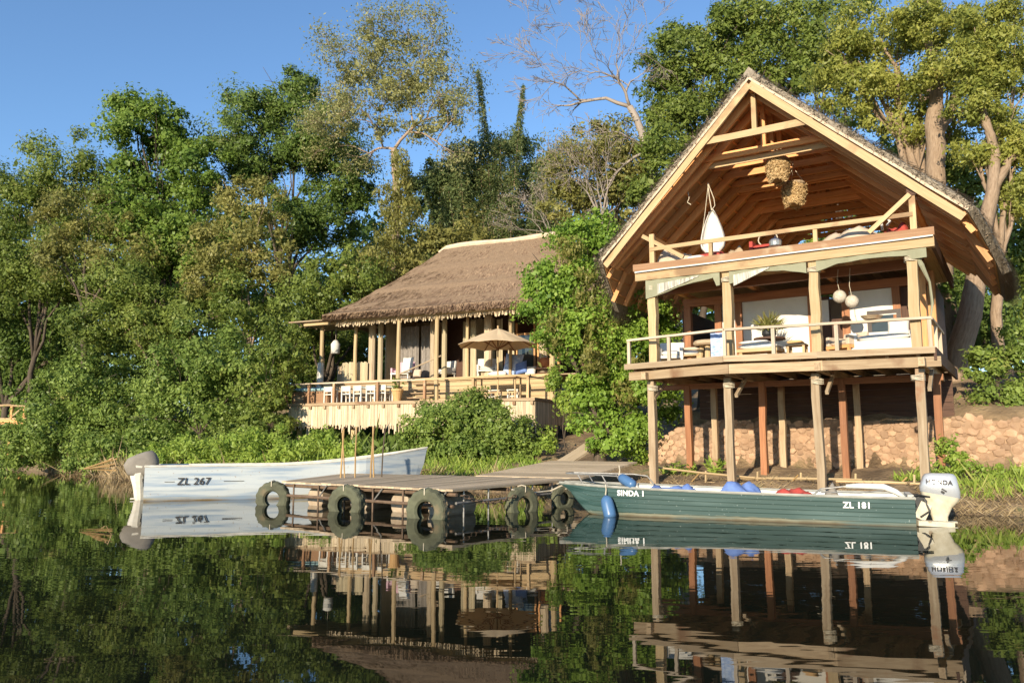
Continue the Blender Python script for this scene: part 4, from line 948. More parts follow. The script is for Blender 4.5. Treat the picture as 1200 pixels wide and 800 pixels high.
def tree(name, label, base_px, Y, bl, lm, size=.2, lai=3., clump=.8, aspect=.5, trunk_r=.22, bark='darkbark', limbs=True, cat='tree', group=None, base_dy=0, **kw):
    SEED[0] += 1; B = px_blobs(bl, Y); bx = (base_px - 600) / FPX * (Y + base_dy); by = Y + base_dy; bz = gy(bx, by)
    root = thing(name, (bx, by, bz), 0, label, cat, group); off = np.array([bx, by, bz])
    P, T = crown_quads(B, size, lai, clump, aspect, seed=SEED[0], **kw)
    quads('crown' if cat == 'tree' else 'foliage', P - off, T, LM[lm], root)
    if limbs:
        mb = MB(); low = min(b[2] - b[5] * .3 for b in B); mean = Vector((sum(b[0] for b in B) / len(B), sum(b[1] for b in B) / len(B), 0))
        fork = Vector(((bx * .55 + mean.x * .45), by * .6 + mean.y * .4, max(bz + .8, bz + (low - bz) * .7)))
        o = Vector(off); trunk = limb(mb, Vector((0, 0, -.4)), fork - o, trunk_r, trunk_r * .7, 7, .06)
        for b in B:
            pts = limb(mb, trunk[-1 - (len(P) + int(b[0] * 10)) % 2], Vector(b[:3]) - o, trunk_r * .5, trunk_r * .12, 6)
            for _ in range(4):
                a = pts[random.randint(2, 6)]; q = Vector(b[:3]) - o + Vector((U(-1, 1) * b[3], U(-1, .6) * b[4], U(-.6, 1) * b[5])) * .8; limb(mb, a, q, trunk_r * .14, .012, 5)
        mb.build('trunk', M[bark], root, smooth=True)
    return root

G1 = 'broadleaf trees of the left bank'
tree('broadleaf_tree', 'broad green tree at the far left edge of the wood', 30, 50, [(15, 250, 60, 70), (75, 205, 55, 50), (60, 300, 75, 60), (10, 340, 60, 60), (110, 240, 45, 60), (100, 320, 50, 50)], 'mid', .165, 2.9, 1.0, group=G1)
tree('broadleaf_tree', 'tall creeper covered tree with the highest leafy top of the left wood', 190, 47, [(160, 150, 42, 50), (205, 165, 50, 45), (240, 205, 45, 55), (185, 220, 60, 60), (215, 280, 60, 60), (160, 270, 45, 60), (235, 330, 45, 50), (150, 118, 22, 20)], 'tower', .15, 3.7, .8, .75, group=G1, droop=.15)
tree('broadleaf_tree', 'dark rounded tree between the creeper tower and pale tall tree', 320, 49, [(300, 135, 50, 40), (345, 115, 45, 38), (375, 160, 50, 55), (300, 180, 45, 45), (340, 200, 55, 45), (405, 200, 45, 60), (275, 160, 40, 40), (390, 260, 45, 50), (350, 260, 50, 50)], 'deep', .155, 3.4, .8, group=G1)
tree('broadleaf_tree', 'slender olive tree with brownish tips in front of the creeper tower', 300, 44, [(295, 240, 45, 40), (270, 290, 60, 45), (320, 300, 40, 40), (250, 340, 45, 40)], 'olive', .15, 2.0, .6, group=G1, open_=.2, bark='palebark', trunk_r=.14)
tree('broadleaf_tree', 'hazy olive crown low in front of the far left tree', 95, 45, [(105, 250, 60, 35), (70, 300, 40, 35), (140, 300, 50, 40)], 'olive', .16, 2.0, .7, group=G1, open_=.2)
tree('broadleaf_tree', 'leaning mid green tree standing just behind the left bank shrubs', 185, 43, [(180, 370, 60, 50), (120, 370, 45, 45), (230, 380, 55, 50), (140, 330, 50, 40), (290, 350, 40, 45)], 'mid', .145, 2.7, .75, group=G1, bark='bark', trunk_r=.2)
tree('broadleaf_tree', 'shadowy dark tree with bare lower boughs at far left', 5, 52, [(20, 400, 50, 40), (60, 420, 40, 30), (-30, 330, 60, 80), (-60, 430, 60, 50), (100, 400, 40, 40)], 'deep', .17, 2.3, .8, group=G1, trunk_r=.3)
# tall pale tree: open branching, vines over its trunk
def branching(mb, p, d, L_, r, depth, g, spread=.55, tips=None, up=.12, nseg=4, kids=(2, 3)):
    pts, rr = [p.copy()], [r]
    for i in range(nseg):
        d = (d + Vector((g.gauss(0, .13), g.gauss(0, .13), g.gauss(0, .10) + up * .3))).normalized(); p = p + d * (L_ / nseg); pts.append(p.copy()); rr.append(r * (1 - .42 * (i + 1) / nseg))
    rr = [max(q, .009) for q in rr]; mb.tube(pts, rr, 7 if r > .06 else (5 if r > .025 else 4), cap=False, wob=.05)
    if depth == 0:
        if tips is not None: tips.append(p.copy())
        return
    for k in range(g.choice(kids)):
        ax = Vector((g.gauss(0, 1), g.gauss(0, 1), g.gauss(0, .6))); ax = (ax - d * ax.dot(d)).normalized()
        nd = (d + ax * g.uniform(spread * .6, spread * 1.5) + Vector((0, 0, up))).normalized()
        branching(mb, pts[-1] if k < 2 else pts[-2], nd, L_ * g.uniform(.62, .86), rr[-1] * g.uniform(.62, .85), depth - 1, g, spread, tips, up, nseg, kids)
def grow_to(mb, start, aims, Y, o, r0, L_, depth, g, sp, tips, dy=1.4, kids=(2, 2, 3)):
    """limbs that reach each aim from the nearest point grown so far, then branch"""
    nodes = [(start, 0., r0)]
    aims = sorted([at(*q, Y) - o + Vector((0, g.uniform(-dy, dy), 0)) for q in aims], key=lambda v: (v - start).length)
    for e in aims:
        n_ = min(nodes, key=lambda q: (q[0] - e).length + .35 * q[1]); d = (e - n_[0]).length; r = min(n_[2] * .8, .03 + .016 * d + .03 / (1 + n_[1] * .3))
        pts = limb(mb, n_[0], e, r, r * .55, 5, .09)
        for i in (2, 3, 4, 5): nodes.append((pts[i], n_[1] + d * i / 5, r * (1 - .09 * i)))
        for i in (3, 4, 5):
            dr = (pts[i] - pts[i - 1]).normalized(); ax = Vector((g.gauss(0, 1), g.gauss(0, 1), g.gauss(0, .7))).normalized()
            branching(mb, pts[i], (dr + ax * (.7 if i < 5 else .25)).normalized(), L_ * g.uniform(.7, 1.1), r * .5, depth - (i < 5), g, sp, tips, .03, 3, kids)
YP = 45
b0 = at(468, 440, YP); bx, by = b0.x, YP; bz = gy(bx, by); o0 = Vector((bx, by, bz))
pt = thing('pale_tree', o0, 0, 'tall open tree with pale yellowish leaves and pinkish boughs above the pavilion', 'tree')
mb = MB(); tips = []; g = random.Random(21)
fork = at(462, 175, YP) - o0
limb(mb, Vector((0, 0, -.5)), fork, .3, .2, 8, .03)
grow_to(mb, fork, [(432, 140), (448, 120), (478, 118), (500, 140), (405, 150), (415, 110), (440, 85), (462, 80), (490, 90), (515, 115), (535, 150), (520, 175), (395, 120), (400, 85), (425, 60), (452, 45), (480, 50), (505, 65), (530, 95), (430, 175), (385, 165)], YP, o0, .17, .85, 3, g, .6, tips)
mb.build('trunk', M['palebark'], pt, smooth=True)
rg = np.random.default_rng(5); tp = np.array([list(t_) for t_ in tips]); n = 16000; ti = rg.integers(0, len(tp), n)
C = tp[ti] + rg.normal(size=(n, 3)) * [.42, .42, .32]
Q = leaf_quads(C, unit(rg.normal(size=(n, 3)) + [0, -.2, .6]), rg.normal(size=(n, 3)) + [0, 0, -.4],   .165 * np.exp(rg.normal(0, .3, n)), .08 * np.ones(n))
quads('crown', Q, np.clip(rg.random(len(tp))[ti] * .5 + rg.random(n) * .5, 0, 1), LM['pale'], pt)
P, T = crown_quads([tuple(a_ - c_ for a_, c_ in zip(b_[:3], o0)) + b_[3:] for b_ in px_blobs([(460, 55, 50, 32), (420, 85, 38, 34), (505, 85, 40, 34), (465, 110, 60, 35), (400, 135, 30, 28), (530, 130, 26, 30), (440, 150, 40, 20), (500, 150, 35, 20)], YP)], .15, 1.15, .45, .5, seed=57, shell=.15); quads('crown', P, T, LM['pale'], pt)
vb = px_blobs([(466, 205, 20, 40, -1), (470, 260, 26, 45, -1), (452, 300, 30, 40, -1), (480, 320, 30, 40, -1), (455, 235, 16, 30, -1)], YP)
P, T = crown_quads(vb, .14, 1.9, .4, .42, droop=1.1, up=.1, seed=55)
vine = quads('hanging_vine', P, T, LM['olive'], None); vine['label'] = 'curtain of yellowish vine hanging on the pale tree trunk'; vine['category'] = 'vine'
# bamboo plumes behind the pavilion
bp = thing('bamboo_clump', (at(590, 300, 48).x, 48, gy(at(590, 300, 48).x, 48)), 0, 'dark clump of bamboo with feathery plumes rising behind the pavilion roof', 'bamboo')
o0 = bp.location.copy(); P_, T_ = [], []; mb = MB(); rg = np.random.default_rng(9)
for (x0, y0, x1, y1, w_) in ((585, 240, 560, 82, 17), (592, 250, 613, 108, 17), (590, 240, 586, 165, 26), (555, 260, 536, 178, 28), (615, 260, 650, 178, 26), (570, 260, 562, 180, 28), (535, 280, 508, 195, 28), (625, 280, 632, 200, 26), (595, 260, 604, 185, 26), (550, 300, 525, 220, 30), (610, 300, 660, 215, 26), (580, 300, 585, 205, 30)):
    p0, p1 = at(x0, y0 + 160, 48) - o0, at(x1, y1, 48) - o0; dy = Vector((0, U(-1.2, 1.2), 0)); p0 += dy; p1 += dy
    mid = p0.lerp(p1, .6) + Vector((-(p1.x - p0.x) * .25, 0, .2)); cv = [(p0 * (1 - k) ** 2 + mid * 2 * k * (1 - k) + p1 * k * k) for k in [i / 14 for i in range(15)]]
    mb.tube(cv, [.05 - .04 * i / 14 for i in range(15)], 5)
    n = 3600; k = rg.random(n) ** .8; ii = np.minimum((k * 14).astype(int), 13); A_ = np.array([list(v) for v in cv]); c = A_[ii] + (A_[ii + 1] - A_[ii]) * (k * 14 - ii)[:, None]
    r = (w_ * 1.15 * 48 / FPX) * (1 - (.93 if y1 < 115 else .62) * k ** 1.25) ; an = rg.random(n) * 6.28; ph = rg.random(3) * 6; rr = r * np.sqrt(rg.random(n)) * (.75 + .45 * np.sin(k * 17 + ph[0] + an) * np.sin(k * 9 + ph[1] + 2 * an)) + .10 * rg.random(n) ** 2; c = c + np.stack([np.cos(an) * rr, np.sin(an) * rr, -.4 * rr + rg.normal(0, .1, n)], 1)
    P_.append(leaf_quads(c, unit(rg.normal(size=(n, 3)) + [0, -.3, .4]), np.stack([np.cos(an), np.sin(an), -.6 + 0 * an], 1) + rg.normal(size=(n, 3)) * .4, .24 * np.exp(rg.normal(0, .2, n)), .06 * np.ones(n))); T_.append(rg.random(n))
quads('foliage', np.concatenate(P_), np.concatenate(T_), LM['blue'], bp); mb.build('culms', M['bark'], bp)
G2 = 'trees behind the pavilion'
tree('broadleaf_tree', 'dusky green tree filling the gap right of the bamboo plumes', 600, 50, [(560, 240, 45, 50), (610, 250, 45, 45), (530, 270, 40, 45), (590, 290, 50, 40), (640, 280, 40, 35), (500, 230, 35, 50), (555, 195, 45, 40), (600, 185, 36, 40), (640, 215, 40, 45), (525, 205, 40, 40)], 'blue', .15, 2.8, .65, group=G2)
tree('broadleaf_tree', 'olive tree directly behind the left end of the pavilion thatch', 480, 46, [(500, 300, 45, 45), (530, 330, 40, 40), (440, 330, 45, 40), (545, 285, 35, 35), (590, 320, 40, 30)], 'olive', .16, 2.4, .6, group=G2)
tree('broadleaf_tree', 'feathery green tree hanging beside the left corner of the pavilion', 380, 42, [(375, 330, 45, 40), (345, 370, 45, 45), (420, 320, 40, 35), (400, 350, 40, 30), (330, 420, 40, 40), (395, 420, 40, 35, 5), (430, 400, 40, 35, 6)], 'mid', .15, 2.6, .6, group=G2, droop=.25)
# bare tree
YB = 35; b0 = at(800, 330, YB); o0 = Vector((b0.x, YB, gy(b0.x, YB)))
bt_ = thing('bare_tree', o0, 0, 'leafless pale tree with fine twigs against the blue sky', 'tree')
mb = MB(); g = random.Random(8); ft = at(738, 125, YB) - o0
limb(mb, Vector((0, 0, -.5)), at(765, 200, YB) - o0, .26, .2, 7, .03); limb(mb, at(765, 200, YB) - o0, ft, .2, .15, 4, .02)
def aimed(q0, q1, r, L_, dep, sp=.45):
    p0, p1 = at(*q0, YB) - o0, at(*q1, YB) - o0 + Vector((0, U(-1, 1), 0)); limb(mb, p0, p1, r, r * .6, 5, .05); branching(mb, p1, (p1 - p0).normalized(), L_, r * .55, dep, g, sp, None, .03, 3, (2, 3))
grow_to(mb, ft, [(722, 100), (705, 80), (720, 75), (742, 90), (690, 95), (680, 60), (700, 50), (728, 45), (755, 60), (660, 80), (645, 50), (668, 30), (695, 15), (720, 12), (745, 20), (640, 85), (620, 40), (640, 20), (655, 5), (670, 115), (640, 110), (615, 70), (765, 30), (600, 50), (610, 20), (630, 60), (685, 35), (735, 60), (650, 100), (625, 95), (675, 85)], YB, o0, .12, .72, 3, g, .5, None, 1.0, (2, 3, 3))
grow_to(mb, at(758, 180, YB) - o0, [(735, 170), (705, 165), (690, 150), (680, 180), (700, 195), (670, 200), (715, 215), (690, 225), (660, 175)], YB, o0, .10, .7, 3, g, .5, None, 1.0, (2, 3))
mb.build('trunk', M['twig'], bt_, smooth=True)
# grey twiggy bushes
def twig_bush(label, px, py, Y, L_, n, seed, lm='twig'):
    b_ = at(px, py, Y); o = Vector((b_.x, Y, b_.z)); root = thing('twiggy_bush', (b_.x, Y, gy(b_.x, Y)), 0, label, 'bush', 'grey twiggy growth behind the roofs'); g = random.Random(seed); mb = MB(); tips = []; z = Vector((0, 0, b_.z - root.location.z))
    limb(mb, Vector((0, 0, -.2)), z, .12, .08, 4, .02)
    for i in range(n): branching(mb, z.copy(), Vector((g.uniform(-.8, .8), g.uniform(-.6, .4), 1)).normalized(), L_ * g.uniform(.7, 1.1), .05, 4, g, .55, tips, .02, 3, (2, 3))
    mb.build('trunk', M['twig'], root)
    rg = np.random.default_rng(seed); tp = np.array([list(t_) for t_ in tips]); m_ = 3000; ti = rg.integers(0, len(tp), m_)
    quads('crown', leaf_quads(tp[ti] + rg.normal(size=(m_, 3)) * .22, unit(rg.normal(size=(m_, 3))), rg.normal(size=(m_, 3)), .11 * np.ones(m_), .05 * np.ones(m_)), rg.random(m_), LM[lm], root)
twig_bush('grey leafless bush against the sky between bamboo and ivy', 655, 290, 44, 1.9, 6, 31)
twig_bush('twiggy grey bush above the bright ivy beside the lodge roof', 705, 260, 34, 1.5, 6, 33, 'olive')
G3 = 'trees behind the lodge'
tree('broadleaf_tree', 'big dark green tree rising behind the left slope of the lodge roof', 820, 38, [(800, 60, 50, 45), (785, 150, 45, 45), (840, 45, 55, 45), (880, 20, 60, 40), (755, 215, 40, 35), (800, 120, 45, 45), (850, 100, 45, 45), (900, 60, 45, 45), (795, 100, 40, 40), (930, 30, 45, 40), (960, 70, 40, 40), (925, 95, 40, 35), (768, 165, 28, 32, -5), (780, 205, 32, 32, -5), (755, 235, 30, 25, -5)], 'mid', .15, 3.2, .6, group=G3)
tree('broadleaf_tree', 'olive tree between the bare tree and the lodge gable', 720, 36, [(720, 200, 45, 40), (690, 230, 40, 35), (745, 240, 40, 40), (705, 170, 40, 35), (735, 165, 35, 35), (675, 200, 40, 40), (660, 245, 30, 35)], 'olive', .14, 2.3, .5, group=G3, open_=.2)
tree('acacia_tree', 'feathery yellow green acacia with pale trunk above the right roof slope', 1098, 31, [(1030, 40, 60, 38), (1090, 30, 60, 40), (1020, 100, 55, 40), (1080, 90, 50, 30), (1130, 90, 45, 40), (985, 70, 45, 40), (1060, 140, 45, 30), (1125, 140, 30, 30)], 'acacia', .12, 3.4, .5, .42, group=G3, bark='bark', trunk_r=.34, droop=.3, open_=.15)
tree('acacia_tree', 'shaded green acacia between the gable top and yellow green acacia', 985, 37, [(960, 40, 45, 40), (950, 100, 40, 40), (1000, 130, 45, 35), (1000, 20, 60, 30), (1040, 190, 50, 35), (980, 160, 40, 30)], 'mid', .15, 1.9, .6, .42, group=G3, open_=.25, droop=.2)
tree('acacia_tree', 'yellow green acacia with tangled boughs at the upper right corner', 1172, 27, [(1160, 30, 50, 40), (1190, 90, 45, 45), (1150, 100, 30, 35), (1190, 160, 40, 40), (1140, 170, 30, 30), (1200, 220, 40, 40)], 'acacia', .11, 3.4, .45, .42, group=G3, bark='bark', trunk_r=.22, droop=.3, open_=.15)
tree('broadleaf_tree', 'dark leafy tree shading the ground right of the lodge', 1190, 33, [(1130, 220, 50, 45), (1100, 180, 45, 40), (1190, 250, 40, 50), (1150, 320, 50, 60), (1200, 330, 50, 60), (1130, 390, 50, 40), (1080, 300, 50, 70), (1230, 200, 50, 60)], 'mid', .16, 3.0, .6, group=G3)
# stout leaning trunk under the right eave
YT = 26.5; b0 = at(1116, 455, YT); o0 = Vector((b0.x, YT, gy(b0.x, YT)))
st_ = thing('leaning_tree', o0, 0, 'stout bare tan trunk bending up behind the right eave of the lodge', 'tree')
mb = MB(); pp = [at(x, y, YT) - o0 for x, y in ((1112, 500), (1116, 455), (1124, 410), (1137, 370), (1143, 330), (1150, 280), (1163, 225), (1166, 180), (1150, 120))]
mb.tube(pp, [.46, .40, .38, .38, .32, .27, .22, .17, .1], 12, wob=.05); limb(mb, pp[6], at(1195, 180, YT) - o0, .2, .1); limb(mb, pp[7], at(1130, 90, YT) - o0, .14, .06); limb(mb, pp[5], at(1120, 265, YT) - o0, .12, .05)
mb.build('trunk', M['bark'], st_, smooth=True)
P, T = crown_quads([tuple(a - b for a, b in zip(b_[:3], o0)) + b_[3:] for b_ in px_blobs([(1150, 120, 40, 35), (1190, 170, 30, 35), (1130, 80, 35, 30), (1170, 60, 40, 35)], YT)], .11, 3.2, .4, .42, seed=77); quads('crown', P, T, LM['acacia'], st_)
# acacia trunk seen over the roof
b0 = at(1098, 250, 30); o0 = Vector((b0.x, 30, gy(b0.x, 30)))
at_ = thing('acacia_tree', o0, 0, 'thick pale upright trunk showing above the right slope of thatch', 'tree', G3); mb = MB()
mb.tube([Vector((0, 0, -.4)), at(1096, 200, 30) - o0, at(1097, 170, 30) - o0, at(1094, 145, 30) - o0, at(1099, 95, 30) - o0, at(1085, 40, 30) - o0, at(1090, -20, 30) - o0], [.5, .36, .34, .34, .2, .12, .06], 12, wob=.05); limb(mb, at(1097, 165, 30) - o0, at(1112, 140, 30) - o0, .22, .16, 4); limb(mb, at(1112, 140, 30) - o0, at(1150, 60, 30) - o0, .14, .06)
mb.build('trunk', M['bark'], at_, smooth=True)
P, T = crown_quads([tuple(a - b for a, b in zip(b_[:3], o0)) + b_[3:] for b_ in px_blobs([(1090, 20, 45, 35, -1), (1150, 55, 35, 35, -1), (1085, 85, 30, 25, -1), (1130, 90, 30, 25, -1)], 30)], .12, 3.2, .5, .42, seed=78); quads('crown', P, T, LM['acacia'], at_)
# ivy smothered tree between the buildings
tree('ivy_covered_tree', 'tree smothered in bright green creeper between pavilion and lodge', 700, 26.5, [(690, 275, 45, 35), (725, 290, 40, 35), (650, 325, 40, 35), (700, 335, 55, 50), (640, 370, 40, 38), (680, 385, 50, 45), (735, 380, 45, 55), (705, 440, 45, 40), (745, 450, 40, 50), (690, 470, 30, 30), (715, 505, 40, 38), (750, 510, 25, 35), (770, 400, 25, 60, 1), (780, 460, 20, 40, 1.5)], 'bright', .095, 3.9, .42, .7, cat='tree', droop=.2, trunk_r=.25)
vb = px_blobs([(665, 300, 25, 30, -.8), (720, 330, 22, 40, -.9), (650, 380, 20, 30, -.8), (700, 400, 25, 40, -.9), (735, 440, 20, 40, -.8), (690, 350, 20, 40, -.9)], 26.5)
P, T = crown_quads(vb, .10, 1.2, .3, .45, droop=.8, up=.1, seed=56); vine = quads('hanging_vine', P, T, LM['olive'], None); tag(vine, 'duller olive vine trailing over the front of the bright creeper', 'vine')
GB = 'shrubs along the bank'
tree('round_shrub', 'dense rounded shrub below the pavilion deck beside the jetty', 555, 30, [(515, 502, 45, 36), (550, 495, 45, 36), (585, 502, 42, 38), (615, 522, 28, 32), (498, 525, 32, 28), (545, 528, 60, 28), (590, 530, 42, 26), (550, 480, 42, 22)], 'shrub', .095, 3.8, .35, .6, cat='shrub', group=GB, trunk_r=.08)
tree('leafy_shrub', 'small leafy shrub under the right corner of the reed skirt', 665, 29, [(668, 465, 18, 25), (655, 445, 14, 20), (640, 520, 12, 20)], 'lime', .10, 2.5, .3, .6, cat='shrub', group=GB, trunk_r=.04)
tree('leafy_shrub', 'broad mound of shrubs on the bank at far left behind the stick cone', 90, 41, [(60, 470, 45, 35), (110, 450, 50, 45), (150, 480, 50, 40), (60, 505, 45, 28), (120, 515, 55, 25), (30, 510, 35, 20)], 'shrub', .125, 3.0, .55, .6, cat='shrub', group=GB, trunk_r=.08)
tree('leafy_shrub', 'tall leafy shrub rising left of the pavilion deck behind the white boat', 240, 38, [(200, 440, 45, 40), (250, 420, 45, 50), (240, 480, 50, 35), (290, 450, 40, 50), (180, 490, 35, 30)], 'shrub', .125, 3.0, .6, .6, cat='shrub', group=GB, trunk_r=.1)
tree('leafy_shrub', 'shrub against the left end of the pavilion sun deck', 318, 37, [(310, 450, 28, 45), (320, 495, 30, 30), (340, 410, 30, 35), (290, 500, 30, 30)], 'mid', .13, 2.8, .45, .6, cat='shrub', group=GB, trunk_r=.06)
tree('leafy_shrub', 'glossy shrub above the stone wall at the right edge', 1165, 22.5, [(1150, 430, 32, 25), (1185, 430, 35, 28), (1165, 465, 35, 22), (1200, 465, 30, 25), (1195, 400, 30, 25)], 'shrub', .11, 3.0, .35, .5, cat='shrub', group=GB, trunk_r=.06)
tree('leafy_shrub', 'low bright weeds growing at the foot of the stone wall by the corner stilt', 1120, 19.6, [(1118, 530, 16, 22), (1135, 548, 26, 10), (1170, 552, 30, 9), (1098, 550, 12, 14)], 'lime', .10, 2.6, .25, .5, cat='shrub', group=GB, limbs=False)
tree('leafy_shrub', 'dark dusty shrub in the shade under the right eave', 1150, 29, [(1150, 400, 30, 45), (1130, 350, 35, 40), (1175, 370, 30, 40), (1100, 420, 25, 40)], 'deep', .12, 2.6, .4, .5, cat='shrub', group=GB, trunk_r=.06)
for lb, px, py in (('fern growing at the foot of the left rear stilts', 806, 548), ('fern beside the second rear stilt', 838, 545), ('fern growing right of the ivy before the wall', 785, 552)):
    q = at(px, py + 14, 23.2); n = 60; rg = np.random.default_rng(px); an = rg.random(n) * 6.28; d = np.stack([np.cos(an), np.sin(an), .4 + rg.random(n)], 1); c = np.array([q.x, q.y, gy(q.x, q.y)]) + d * .2 * rg.random((n, 1)) * 1.6
    o = quads('fern', leaf_quads(c, unit(rg.normal(size=(n, 3)) * .4 + [0, -.4, .6]), d, .3 * np.ones(n), .07 * np.ones(n)), rg.random(n), LM['lime']); tag(o, lb, 'fern', 'ferns by the wall')
G5 = 'weed clumps at the water edge'
for lb, lm, Y, bl in (('lush light green weeds behind the stern of the white boat', 'lime', 31, [(185, 535, 30, 16), (225, 522, 34, 22), (250, 538, 40, 14)]), ('lush light green weeds behind the middle of the white boat', 'lime', 30, [(285, 518, 38, 26), (330, 525, 36, 24), (300, 540, 50, 12)]), ('lush weeds under the left end of the reed skirt by the poles', 'lime', 29.5, [(370, 522, 34, 22), (405, 530, 28, 18), (440, 540, 28, 14)]), ('drooping bush touching the water left of the stick cone', 'shrub', 42, [(40, 530, 40, 20), (85, 530, 40, 22), (10, 540, 30, 14)]), ('low reeds and weeds at the very left waterline', 'shrub', 50, [(10, 543, 45, 12), (60, 545, 40, 12), (-30, 535, 40, 20)]), ('drooping bush over the water behind the stick cone', 'shrub', 38, [(125, 525, 36, 26), (160, 520, 30, 24), (105, 545, 34, 10)])):
    tree('weed_clump', lb, bl[0][0], Y, bl, lm, .11 if Y < 35 else .14, 3.0, .35, .45, cat='weeds', group=G5, limbs=False, droop=.3)
# far wood closing the view low down, behind everything
wb = [(x, 425, 60, 60) for x in range(-280, 500, 50)] + [(x, 465, 60, 55) for x in range(-280, 760, 55)] + [(x, 345 + 55 * math.sin(x * .021) + U(-15, 15), 75, 110) for x in range(-250, 700, 60)] + [(x, 330, 60, 120) for x in range(700, 1500, 70)]
P, T = crown_quads(px_blobs(wb, 66), .42, 1.9, 1.6, .55, seed=300); tag(quads('woodland', P, T, LM['deep']), kind='stuff')
# ground cover: lush grass, dry reeds, litter
def blades(region, n, h, w_, seed, lean=.5):
    rg = np.random.default_rng(seed); x0, x1, f0, f1 = region; x = rg.uniform(x0, x1, n); ys_ = np.interp(x, SHX, SHY); d = rg.uniform(f0, f1, n); y = ys_ + d
    cl = .5 + .5 * np.sin(x * 2.3 + 1.7 * np.sin(y * 1.1)) * np.sin(y * 1.9 + x); keep = rg.random(n) < .35 + .65 * cl; x, y, cl = x[keep], y[keep], cl[keep]; n = len(x)
    z = hgt(x, y); an = rg.random(n) * 6.28; l = h * np.exp(rg.normal(0, .35, n)) * (.6 + .7 * cl); D = unit(np.stack([np.cos(an) * lean, np.sin(an) * lean, np.ones(n)], 1) + rg.normal(size=(n, 3)) * .2)
    return leaf_quads(np.stack([x, y, z], 1) + D * (l * .5)[:, None] * .95, unit(np.stack([-np.sin(an), np.cos(an), 0 * an], 1) + rg.normal(size=(n, 3)) * .4), D, l, w_ * np.exp(rg.normal(0, .3, n))), np.clip(.5 * cl + .5 * rg.random(n), 0, 1)
def stuff(name, parts, lm):
    tag(quads(name, np.concatenate([p_[0] for p_ in parts]), np.concatenate([p_[1] for p_ in parts]), LM[lm]), kind='stuff')
stuff('bank_grass', [blades((-17, -6, .3, 7), 9000, .35, .05, 1), blades((-6, 1.0, .3, 4), 5000, .25, .04, 2), blades((9.6, 24, .9, 3.2), 9000, .22, .03, 3), blades((-40, -17, .5, 8), 5000, .4, .07, 4)], 'lime')
stuff('dry_reeds', [blades((-7.5, 1, -.1, 1.5), 2500, .3, .03, 5, .6), blades((-26, -15, -.3, 1), 1500, .6, .05, 6, .5), blades((-14, -8, .0, 2), 900, .6, .03, 16, .5), blades((9.2, 24, -.1, 1.6), 9000, .16, .018, 7, 1.2), blades((3, 9, -.2, 3), 2500, .12, .015, 8, 1.2)], 'dry')
rg = np.random.default_rng(44); n = 110; x = rg.uniform(-14, 10, n); y = rg.uniform(4, 22, n) ** 1.0; ok_ = y < np.interp(x, SHX, SHY) - .5; x, y = x[ok_], y[ok_]; n = len(x)
an = rg.random(n) * 6.28
stuff('floating_leaves', [(leaf_quads(np.stack([x, y, np.full(n, .012)], 1), np.tile([0, 0, 1.], (n, 1)), np.stack([np.cos(an), np.sin(an), 0 * an], 1), .05 * np.exp(rg.normal(0, .3, n)), .025 * np.ones(n)), rg.random(n))], 'dry')
stuff('undergrowth', [blades((-45, -2, 5, 22), 26000, .5, .14, 9, .9), blades((-60, -12, 1.0, 12), 16000, .6, .14, 10, .9)], 'deep')

# ------------------------------------------------------------------ furniture and small things
def pillow(name, c, sx, sy, sz, m, label=None, cat='cushion', rot=(0, 0, 0), parent=None, group=None):
    mb = MB(); n = 12; A, B = [], []
    for i in range(n + 1):
        ra, rb = [], []
        for j in range(n + 1):
            x, y = -1 + 2 * i / n, -1 + 2 * j / n; e = (max(0, 1 - x ** 4) * max(0, 1 - y ** 4)) ** .45; k = 1 - .07 * (x * x * (1 - y * y) + y * y * (1 - x * x)) * 0
            px_, py_ = x * sx / 2 * (1 - .06 * (1 - y * y)), y * sy / 2 * (1 - .06 * (1 - x * x)); ra.append((px_, py_, sz / 2 * e + .004)); rb.append((px_, py_, -sz / 2 * e - .004))
        A.append(ra); B.append(rb)
    mb.slab(A, B); o = mb.build(name, m, parent, smooth=True); o.location = c; o.rotation_euler = rot
    if label: tag(o, label, cat, group)
    return o
def armchair(name, loc, rz, label, frame, seatm, group=None, w_=.7, d=.7, h=.42, bh=.45):
    t_ = thing(name, loc, rz, label, 'armchair', group)
    for x in (-w_ / 2 + .04, w_ / 2 - .04):
        for y in (-d / 2 + .04, d / 2 - .04): MB().box(x - .03, x + .03, y - .03, y + .03, 0, h - .1).build('leg', frame, t_)
    MB().box(-w_ / 2, w_ / 2, -d / 2, d / 2, h - .12, h - .04).build('seat_frame', frame, t_)
    for x in (-w_ / 2 + .05, w_ / 2 - .05): MB().box(x - .05, x + .05, -d / 2, d / 2, h - .04, h + .2).build('armrest', seatm, t_, bevel=.02)
    MB().beam((0, d / 2 - .06, h - .04), (0, d / 2 + .06, h + bh), w_, .12, (0, 1, 0)).build('backrest', seatm, t_, bevel=.03)
    pillow('seat_cushion', (0, -.03, h + .03), w_ * .78, d * .8, .16, seatm, parent=t_)
    return t_
def ground_table(name, loc, rz, label, m, w_=.7, d=.5, h=.45, cat='table', group=None):
    t_ = thing(name, loc, rz, label, cat, group)
    MB().box(-w_ / 2, w_ / 2, -d / 2, d / 2, h - .05, h).build('top', m, t_, bevel=.008)
    for x in (-w_ / 2 + .05, w_ / 2 - .05):
        for y in (-d / 2 + .05, d / 2 - .05): MB().box(x - .03, x + .03, y - .03, y + .03, 0, h - .05).build('leg', m, t_)
    MB().box(-w_ / 2 + .08, w_ / 2 - .08, -.02, .02, h * .3, h * .3 + .05).build('stretcher', m, t_)
    return t_
LZ = -LA; PZ = -PA
